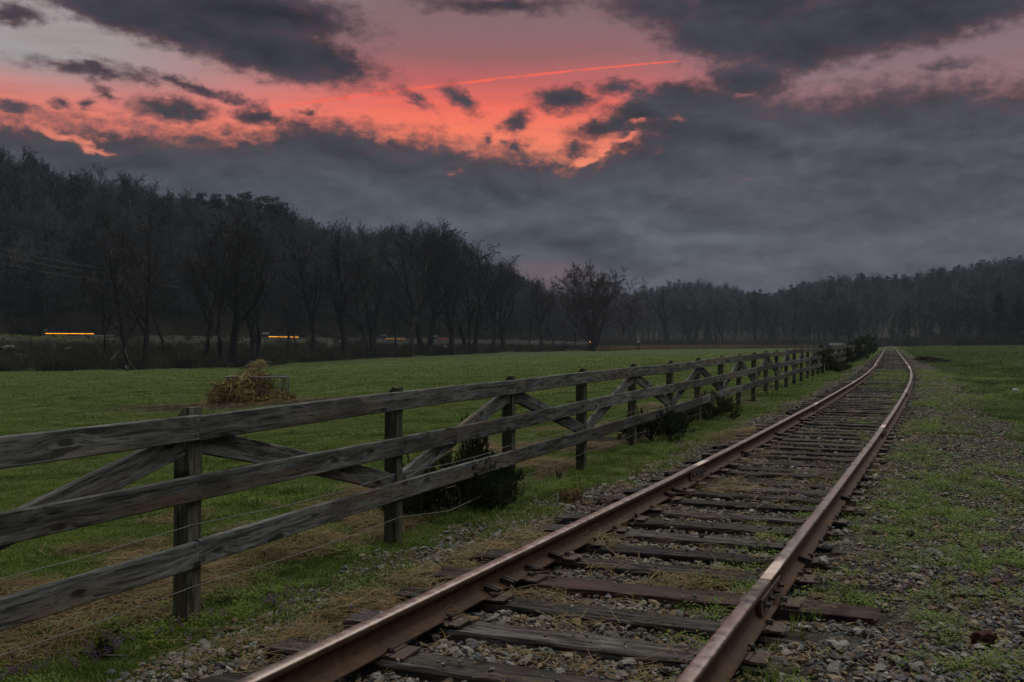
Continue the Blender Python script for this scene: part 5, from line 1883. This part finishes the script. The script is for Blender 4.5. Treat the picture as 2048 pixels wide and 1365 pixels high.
for u, vt, vi, lab in ((1937, 597, 1, 'layered pine with open tiers in front of the right hillside'), (1998, 590, 2, 'broad dark evergreen at the right edge of the meadow'), (2036, 602, 2, 'dark evergreen at the very right edge of the picture'), (1968, 618, 2, 'short dark evergreen between the layered pine and the broad one'),
                       (1660, 575, 1, 'dark pine rising behind the far trees left of the track')):
    d = edge_d(u) + (12 if u > 1700 else 90)
    p = at(u, d)
    hgt = EYE + (VH - vt) / F * d - p.z
    sc = hgt / (19, 17, 13)[vi]
    put_tree('pine_tree', PINES[vi], p, sc * 1.0, u * .1, lab, 'pine', 'evergreens on the right')

# the woods on the hills: individuals where they show largest, the rest one mass
def hill_points(n, a0, a1, t0, t1):
    az = rng.uniform(a0, a1, n)
    re, ze, rr, zr, rg, zg = az_tables(az)
    t = rng.uniform(t0, t1, n)
    r = rr + 12 + t * (rg - rr - 12)
    return az, r, rg, rr


az1, r1, rg1, rr1 = hill_points(3500, math.atan((-900 - CX) / F), math.atan((1200 - CX) / F), 0.0, 1.03)
az2, r2, rg2, rr2 = hill_points(4900, math.atan((1180 - CX) / F), math.atan((2700 - CX) / F), 0.0, 1.03)
az_ = np.concatenate([az1, az2]); r_ = np.concatenate([r1, r2]); rgx = np.concatenate([rg1, rg2])
x_, y_ = r_ * np.sin(az_), r_ * np.cos(az_)
ucol = np.tan(az_) * F + CX
clear_patch = (ucol > 1735) & (ucol < 1965) & (r_ > 385) & (r_ < 474)
keep = ~(clear_patch & (rng.random(len(az_)) < .6))
x_, y_, az_, r_, rgx, ucol = [q[keep] for q in (x_, y_, az_, r_, rgx, ucol)]
z_ = ground_z(x_, y_)
isp = np.zeros(len(x_), bool)
ridge = np.abs(r_ - rgx) < 22
isp |= ridge & (ucol > 370) & (ucol < 570) & (rng.random(len(x_)) < .85)
isp |= (ucol > 1240) & (rng.random(len(x_)) < np.where(ucol > 1500, .24, .08))
isp |= (ucol < 1200) & (rng.random(len(x_)) < .012)
sc_ = rng.uniform(.66, .94, len(x_)) * np.where(ucol < 250, 1.0, 1.0)
sc_ = sc_ * np.where(isp, .92, 1)
appar = sc_ / r_ + 0.0
vis = (np.abs(x_ / y_) < .53)
left = (ucol < 1220)
front_t = (r_ - np.interp(az_, _taz, _rr)) / (np.interp(az_, _taz, _rg) - np.interp(az_, _taz, _rr))
score = appar * vis * (1 + .8 * (ridge & left)) * np.where(front_t < .25, .75, 1)
bare_i = [i for i in np.argsort(-score) if not isp[i] and vis[i] and left[i]][:215]
pine_i = [i for i in np.argsort(-score) if isp[i] and vis[i] and left[i]][:60]
ind = set(bare_i) | set(pine_i)
for i in bare_i:
    put_tree('bare_tree', FARV[i % 8], (x_[i], y_[i], z_[i]), sc_[i], (i * 1.7) % 6.28, 'grey leafless tree in the dense wood covering the left hill', 'tree', 'trees of the wood on the left hill')
for i in pine_i:
    rid = ridge[i] and 370 < ucol[i] < 570
    put_tree('pine_tree', PINES[i % 2], (x_[i], y_[i], z_[i]), sc_[i] * .95, (i * 1.7) % 6.28,
             'dark pine in the clump on the crest of the left hill' if rid else 'single dark pine among the leafless trees of the left hill', 'pine', 'pines on the crest of the left hill' if rid else 'pines scattered through the left wood')
mass = np.array([i for i in range(len(x_)) if i not in ind])
hill_src = []
for v in FARV:
    V0 = [np.array([w.co for w in v[0].vertices]), np.array([w.co for w in v[1].vertices])]
    F0 = [tuple(pg.vertices) for pg in v[0].polygons] + [tuple(k + len(V0[0]) for k in pg.vertices) for pg in v[1].polygons]
    hill_src.append(raw_obj(mesh_from('wood_tree', np.vstack(V0), F0, [M['wood'], M['wood_stem']], mat_idx=[1] * len(v[0].polygons) + [0] * len(v[1].polygons))))
for v in PINES:
    V0 = [np.array([w.co for w in v[0].vertices]), np.array([w.co for w in v[1].vertices])]
    F0 = [tuple(pg.vertices) for pg in v[0].polygons] + [tuple(k + len(V0[0]) for k in pg.vertices) for pg in v[1].polygons]
    hill_src.append(raw_obj(mesh_from('wood_pine', np.vstack(V0), F0, M['pine'])))
wood_coll = proto_collection('wood_source', hill_src)
scatter('hill_woods', np.stack([x_, y_, z_], 1)[mass], np.stack([mass * 0, mass * 0, rng.uniform(0, 6.28, len(mass))], 1), sc_[mass] * np.where(isp[mass], 1.0, 1.0), np.where(isp[mass], 8 + mass % 3, mass % 8), wood_coll,
        'dense leafless woods with dark pines covering the hills', 'woods')

# thicket on the bank between the pasture and the road and at the foot of the hills
def scrub_mesh(seed):
    r = np.random.default_rng(seed)
    b = MB()
    for _ in range(26):
        a = r.uniform(0, 6.283); lean = r.uniform(.1, .9)
        p = Vector((r.normal() * .5, r.normal() * .5, -.1))
        d = Vector((math.cos(a) * lean, math.sin(a) * lean, 1)).normalized()
        L = r.uniform(.8, 2.2)
        q = p + d * L * .6
        e = q + (d + Vector((r.normal(), r.normal(), 0)) * .25).normalized() * L * .4
        b.tube([p, q, e], [.025, .018, .006], 3, False)
        for _ in range(6):
            s = p.lerp(e, r.uniform(.3, 1))
            dd = (d + Vector(r.normal(size=3)) * .8).normalized()
            b.tube([s, s + dd * r.uniform(.2, .6)], [.012, .006], 3, False)
    V = [Vector(v) for v in b.V]
    b2 = MB(); b2.V = b.V; b2.F = b.F; b2.n = b.n
    for _ in range(420):
        a = r.uniform(0, 6.283); rad = r.uniform(0, 1.1); h = abs(r.normal()) * .7 + .05
        o = Vector((math.cos(a) * rad, math.sin(a) * rad, h))
        d1, d2 = Vector(r.normal(size=3)).normalized() * .09, Vector(r.normal(size=3)).normalized() * .09
        b2.add([o, o + d1, o + d2], [(0, 1, 2)])
    return b2.mesh('scrub', M['scrub'])


scrub = proto_collection('scrub_source', [raw_obj(scrub_mesh(3300 + i)) for i in range(4)])
az = rng.uniform(math.atan((-900 - CX) / F), math.atan((2700 - CX) / F), 5000)
re, ze, rr, zr, rg, zg = az_tables(az)
uu = np.tan(az) * F + CX
rmax = np.where(uu < 1200, rr - 3 - re, 40)
rr_s = re + 1.5 + rng.random(len(az)) ** 1.2 * rmax
x, y = rr_s * np.sin(az), rr_s * np.cos(az)
s = rng.uniform(.5, 1.3, len(az)) * (1 + .3 * (uu > 1200))
zg_ = ground_z(x, y)
los = EYE + (zr - .25 - EYE) * rr_s / rr
s = np.where((uu < 1200) & (rng.random(len(s)) > .07 * (uu > 205) * (uu < 740)), np.minimum(s, np.maximum(.2, (los - zg_) / 1.85) * rng.uniform(.35, 1.15, len(s))), s)
keep = (np.abs(t_off(x, y)) > 3) | (rr_s > 335)
scatter('undergrowth', np.stack([x, y, ground_z(x, y)], 1)[keep], rand_rot(int(keep.sum())), s[keep], rng.integers(0, 4, int(keep.sum())), scrub, 'tangled olive brown scrub on the bank under the creek trees', 'undergrowth')
# evergreen-tinted thicket at the foot of the hill left of the creek trees
az = rng.uniform(math.atan((-900 - CX) / F), math.atan((1150 - CX) / F), 2300)
re, ze, rr, zr, rg, zg = az_tables(az)
r_s = rr + 10 + rng.random(len(az)) ** 1.5 * 50
x, y = r_s * np.sin(az), r_s * np.cos(az)
scatter('hillside_scrub', np.stack([x, y, ground_z(x, y)], 1), rand_rot(len(az)), rng.uniform(.7, 1.7, len(az)), rng.integers(0, 4, len(az)), scrub, 'dark scrub at the foot of the left hill above the road', 'undergrowth')

# ------------------------------------------------------------------ far road with its vehicles, guardrail and wires
def road_pt(u, extra=0.0, z=None):
    d = float(np.interp(u, TBL[:, 0], TBL[:, 3])) + extra
    zr = float(np.interp(u, TBL[:, 0], TBL[:, 4]))
    return Vector(((u - CX) / F * d, d, zr if z is None else z))


us = np.linspace(-700, 1320, 90)
V, Fc = [], []
for i, u in enumerate(us):
    V += [road_pt(u, 0.4) + Vector((0, 0, .05)), road_pt(u, 7.6) + Vector((0, 0, .05)), road_pt(u, 7.6) + Vector((0, 0, -.6)), road_pt(u, .4) + Vector((0, 0, -.6))]
    if i:
        for a, b in ((0, 1), (1, 2), (3, 0)):
            Fc.append(((i - 1) * 4 + a, (i - 1) * 4 + b, i * 4 + b, i * 4 + a))
prop(link('road', mesh_from('road', np.array(V), Fc, M['asphalt'])), kind='structure')

gr = empty('guardrail', road_pt(500, -.4), 'pale metal guardrail along the far road behind the creek trees', 'guardrail')
beam = MB()
pp = [road_pt(u, -.4) + Vector((0, 0, .18)) for u in np.linspace(160, 1120, 70)]
for a, b in zip(pp[:-1], pp[1:]):
    dv = (b - a)
    for off, hh in ((0, .11), (.0, -.11)):
        beam.add([a + Vector((0, 0, hh - .09)), b + Vector((0, 0, hh - .09)), b + Vector((0, -.05, hh)), a + Vector((0, -.05, hh)), b + Vector((0, 0, hh + .09)), a + Vector((0, 0, hh + .09))], [(0, 1, 2, 3), (3, 2, 4, 5)])
link('beam', beam.mesh('beam', M['steel']), gr, loc=-gr.location)
gp = MB(); gp.box((0, 0, -.35), (.14, .12, 1.0)); GP = gp.mesh('guardrail_post', M['plank'])
for p in pp[::2]:
    link('guardrail_post', GP, gr, loc=p - gr.location + Vector((0, .1, 0)))


def vehicle(u0, u1, v, label, mats, kind='van'):
    uc = (u0 + u1) / 2
    a, b = road_pt(u0, 3.2), road_pt(u1, 3.2)
    t = (b - a).normalized(); t.z = 0
    side = Vector((t.y, -t.x, 0))
    L = (b - a).length + .5
    c = road_pt(uc, 3.6) + Vector((0, 0, .05))
    e = empty('vehicle', c, label, 'vehicle')
    e.rotation_euler = (0, 0, math.atan2(t.y, t.x))
    zl = EYE + (VH - v) / F * c.y - c.z          # height of the light trail over the road
    H = max(1.25, zl + .75)
    b_ = MB()
    lo = max(.22, zl - .45)
    prof = [(-L / 2, lo), (L / 2, lo), (L / 2, H * .62), (L / 2 - .9, H * .70), (L / 2 - 1.5, H), (-L / 2 + .5, H), (-L / 2 + .05, H * .75)]
    n = len(prof)
    b_.add([(x, -.9, z) for x, z in prof] + [(x, .9, z) for x, z in prof], [tuple(range(n)), tuple(range(2 * n - 1, n - 1, -1))] + [(i, n + i, n + (i + 1) % n, (i + 1) % n) for i in range(n)])
    link('body', b_.mesh('body', M['paint']), e)
    w = MB(); w.add([(-L / 2 + .5, -.905, H * .72), (L / 2 - 1.1, -.905, H * .72), (L / 2 - 1.55, -.905, H * .95), (-L / 2 + .6, -.905, H * .95)], [(0, 1, 2, 3)])
    link('side_window', w.mesh('side_window', M['glass']), e)
    wh = MB(); wh.tube([(0, -.1, 0), (0, .1, 0)], .34, 12); WH = wh.mesh('wheel', M['tyre'])
    for sx in (-L / 2 + 1.0, L / 2 - 1.0):
        for sy in (-.82, .82): link('wheel', WH, e, loc=(sx, sy, .34))
    nl = max(3, int(L / 1.2))  # glowing strips added along the body in place of a passing car's light trail
    for i in range(nl):
        lb = MB()
        x0, x1 = -L / 2 + .15 + (L - .3) * i / nl, -L / 2 + .15 + (L - .3) * (i + .93) / nl
        lb.box(((x0 + x1) / 2, -.93, zl), (x1 - x0, .05, .062))
        link('side_lamp', lb.mesh('side_lamp', mats), e)


vehicle(90, 185, 667.8, 'dark vehicle with a bright amber strip standing for its light trail at far left', M['amber'])
vehicle(531, 590, 674.3, 'dark vehicle on the far road with amber light trail strips seen between the creek trunks', M['amber'])
vehicle(766, 803, 678.3, 'small dark vehicle with amber strips standing for its light trail left of the sycamore foot', M['amber'])
vehicle(868, 904, 677.5, 'dark vehicle with faint red light trail strips right of the sycamore on the far road', M['red'])

for (v0, v1), lab in zip(((493, 552), (507, 562), (527, 572)), ('upper of three thin power wires crossing the left wood', 'middle of three thin power wires crossing the left wood', 'lowest of three thin power wires crossing the left wood')):
    a, b = Vector(px(-180, v0 - 44, 128)), Vector(px(360, v1 + 2, 150))
    w = MB()
    w.tube([a.lerp(b, t) - Vector((0, 0, 1.1 * math.sin(math.pi * t))) for t in np.linspace(0, 1, 14)], .014, 4)
    single('power_wire', w.mesh('power_wire', M['wire']), (0, 0, 0), lab, 'wire', group='power wires on the left')

# yard lamp, marker post, shelter, house
def pole_lamp(u, v_lamp, d, label, col):
    p = at(u, d)
    zl = EYE + (VH - v_lamp) / F * d
    e = empty('lamp_post', p, label, 'lamp')
    b = MB(); b.tube([(0, 0, -.2), (0, 0, zl - p.z - .1)], .06, 6)
    link('pole', b.mesh('pole', M['plank']), e)
    s = stone_mesh(903, col)
    o = link('lit_lamp', s, e, loc=(0, -.1, zl - p.z)); o.scale = (.15, .15, .2) if d < 240 else (.1, .1, .14)


pole_lamp(1180, 684, 233, 'lamp post with a lit amber lamp between the trunks of the reddish maple', M['amber'])
pole_lamp(1957, 683.5, 258, 'tiny lit amber lamp at the wood edge beyond the meadow', M['amber'])
p = at(1277, 268)
e = empty('marker_post', p, 'dark post with a small white cap in front of the dry stubble', 'post')
b = MB(); b.box((0, 0, 1.0), (.30, .3, 2.2)); link('post', b.mesh('post', M['plank']), e)
b = MB(); b.box((0, 0, 2.22), (.75, .5, .22)); b.box((0, 0, 2.45), (.3, .3, .24)); link('cap', b.mesh('cap', M['white']), e)

p = at(1672, 150); p.z = EYE + (VH - 686) / F * 150 - 2.55 * .78
e = empty('shelter', p, 'small open shelter with a pale metal roof beyond the fence end', 'shelter')
e.scale = (.78, .78, .78)
b = MB()
b.add([(-1.6, -1.3, 2.0), (1.6, -1.3, 2.0), (1.35, 0, 2.55), (-1.35, 0, 2.55), (-1.6, 1.3, 2.0), (1.6, 1.3, 2.0), (-1.6, -1.3, 1.9), (1.6, -1.3, 1.9), (1.6, 1.3, 1.9), (-1.6, 1.3, 1.9)],
      [(0, 1, 2, 3), (3, 2, 5, 4), (0, 3, 4, 9, 6), (2, 1, 7, 8, 5), (6, 7, 1, 0), (4, 5, 8, 9), (9, 8, 7, 6)])
link('roof', b.mesh('roof', M['roof']), e)
for sx in (-1.4, 1.4):
    for sy in (-1.1, 1.1):
        b = MB(); b.box((sx, sy, .45), (.16, .16, 2.9)); link('post', b.mesh('post', M['plank']), e)
b = MB(); b.box((0, 1.2, 1.0), (2.6, .06, 1.7)); link('back_wall', b.mesh('back_wall', M['plank']), e)

d = 455
p = at(1735, d); p.z = EYE + (VH - 617) / F * d
e = empty('house', p, 'tiny white house with a dark roof on the wooded right hillside', 'house')
b = MB(); b.box((0, 0, .2), (3.6, 5, 3.6)); link('wall', b.mesh('wall', M['white']), e)
b = MB(); b.add([(-2.1, -2.8, 2.0), (2.1, -2.8, 2.0), (2.1, 2.8, 2.0), (-2.1, 2.8, 2.0), (-2.1, 0, 3.6), (2.1, 0, 3.6)], [(0, 1, 5, 4), (2, 3, 4, 5), (1, 2, 5), (3, 0, 4), (3, 2, 1, 0)])
link('roof', b.mesh('roof', M['plank']), e)
for sx in (-.9, .9):
    b = MB(); b.box((sx, -2.51, .6), (.8, .06, 1.2)); link('window', b.mesh('window', M['glass']), e)

# dry stubble strip at the far end of the pasture
stub = proto_collection('stubble_tuft', blade_objs(3, 24, M['stubble'], .5, 1.5, .07, .6, .5))
n = 2600
uu = rng.uniform(1195, 1640, n)
dd = np.interp(uu, TBL[:, 0], TBL[:, 1]) + rng.uniform(-14, 6, n) * (1 - .6 * (uu > 1480))
keep = rng.random(n) < (1 - sstep(1440, 1640, uu) * .85)
x, y = ((uu - CX) / F * dd)[keep], dd[keep]
scatter('dry_stubble', np.stack([x, y, ground_z(x, y)], 1), rand_rot(len(x)), rng.uniform(.7, 1.3, len(x)), rng.integers(0, 3, len(x)), stub, 'strip of dry tan stubble along the far end of the pasture', 'stubble')

# boulders and bleached logs on the creek bank
def boulder(u, v, w, h, d, seed, label, m=None):
    p = Vector(px(u, v, d))
    o = single('boulder', stone_mesh(seed, m or M['rock']), p, label, 'boulder', seed * .7, group='pale boulders on the creek bank')
    o.scale = (w / F * d * .55, w / F * d * .5, h / F * d * .9)


boulder(254, 738, 18, 14, 105.5, 2700, 'pale boulder at the pasture edge beside the twin trunked tree')
boulder(238, 741, 14, 10, 107, 2703, 'darker boulder touching the left side of the pale one')
boulder(135, 700, 30, 14, 122, 2706, 'broad grey boulder high on the creek bank')
boulder(130, 728, 36, 9, 112, 2709, 'long flat grey rock low on the creek bank')
boulder(18, 700, 50, 22, 118, 2712, 'large grey rock ledge at the far left of the bank')
boulder(35, 712, 30, 10, 115, 2715, 'flat rock below the large ledge at far left')
boulder(3, 720, 22, 8, 112, 2718, 'pale rock cut by the left edge of the picture')
boulder(148, 743, 10, 7, 106, 2721, 'small pale stone at the pasture edge')
boulder(530, 698, 28, 9, 165, 2724, 'pale rock slab behind the V shaped tree')
boulder(490, 703, 30, 9, 160, 2727, 'pale rock behind the far hay heap')
boulder(408, 700, 12, 10, 140, 2730, 'small pale rock behind the crooked limbed tree')


def log(pts, r, label):
    b = MB()
    P = [Vector(px(*q)) for q in pts]
    b.tube(P, [r * (1 - .5 * i / (len(P) - 1)) for i in range(len(P))], 6)
    c = P[0].copy()
    b.V = [tuple(Vector(v) - c) for v in b.V]
    single('bleached_snag', b.mesh('bleached_snag', M['drift']), c, label, 'dead wood', group='bleached dead wood on the bank')


log([(221, 745, 104), (219, 730, 104.2), (222, 718, 104)], .16, 'bleached stump standing at the pasture edge left of the pale boulder')
log([(222, 722, 105), (230, 712, 105.5), (238, 700, 106), (234, 688, 106)], .10, 'bleached broken limb leaning above the stump')
log([(250, 700, 106), (255, 716, 105.5), (262, 731, 105)], .06, 'short bleached limb slanting down beside the twin trunks')
log([(222, 655, 112), (236, 648, 112.5), (245, 640, 113), (244, 622, 113)], .09, 'pale crooked snag hanging in the bank trees')

# ------------------------------------------------------------------ haze
HAZE = 0.00022
if HAZE:
    b = MB(); b.box((0, 0, 45), (1700, 1700, 100))
    hm, T = mat("thin_evening_haze")
    vol = T.n('ShaderNodeVolumePrincipled', {'Color': (.62, .72, .92, 1), 'Density': HAZE, 'Anisotropy': 0.0})
    T.n('ShaderNodeOutputMaterial', {'Volume': vol.outputs[0]})
    hz = link('haze', b.mesh('haze', hm))
    prop(hz, 'thin grey evening haze filling the valley', 'haze', kind='stuff')
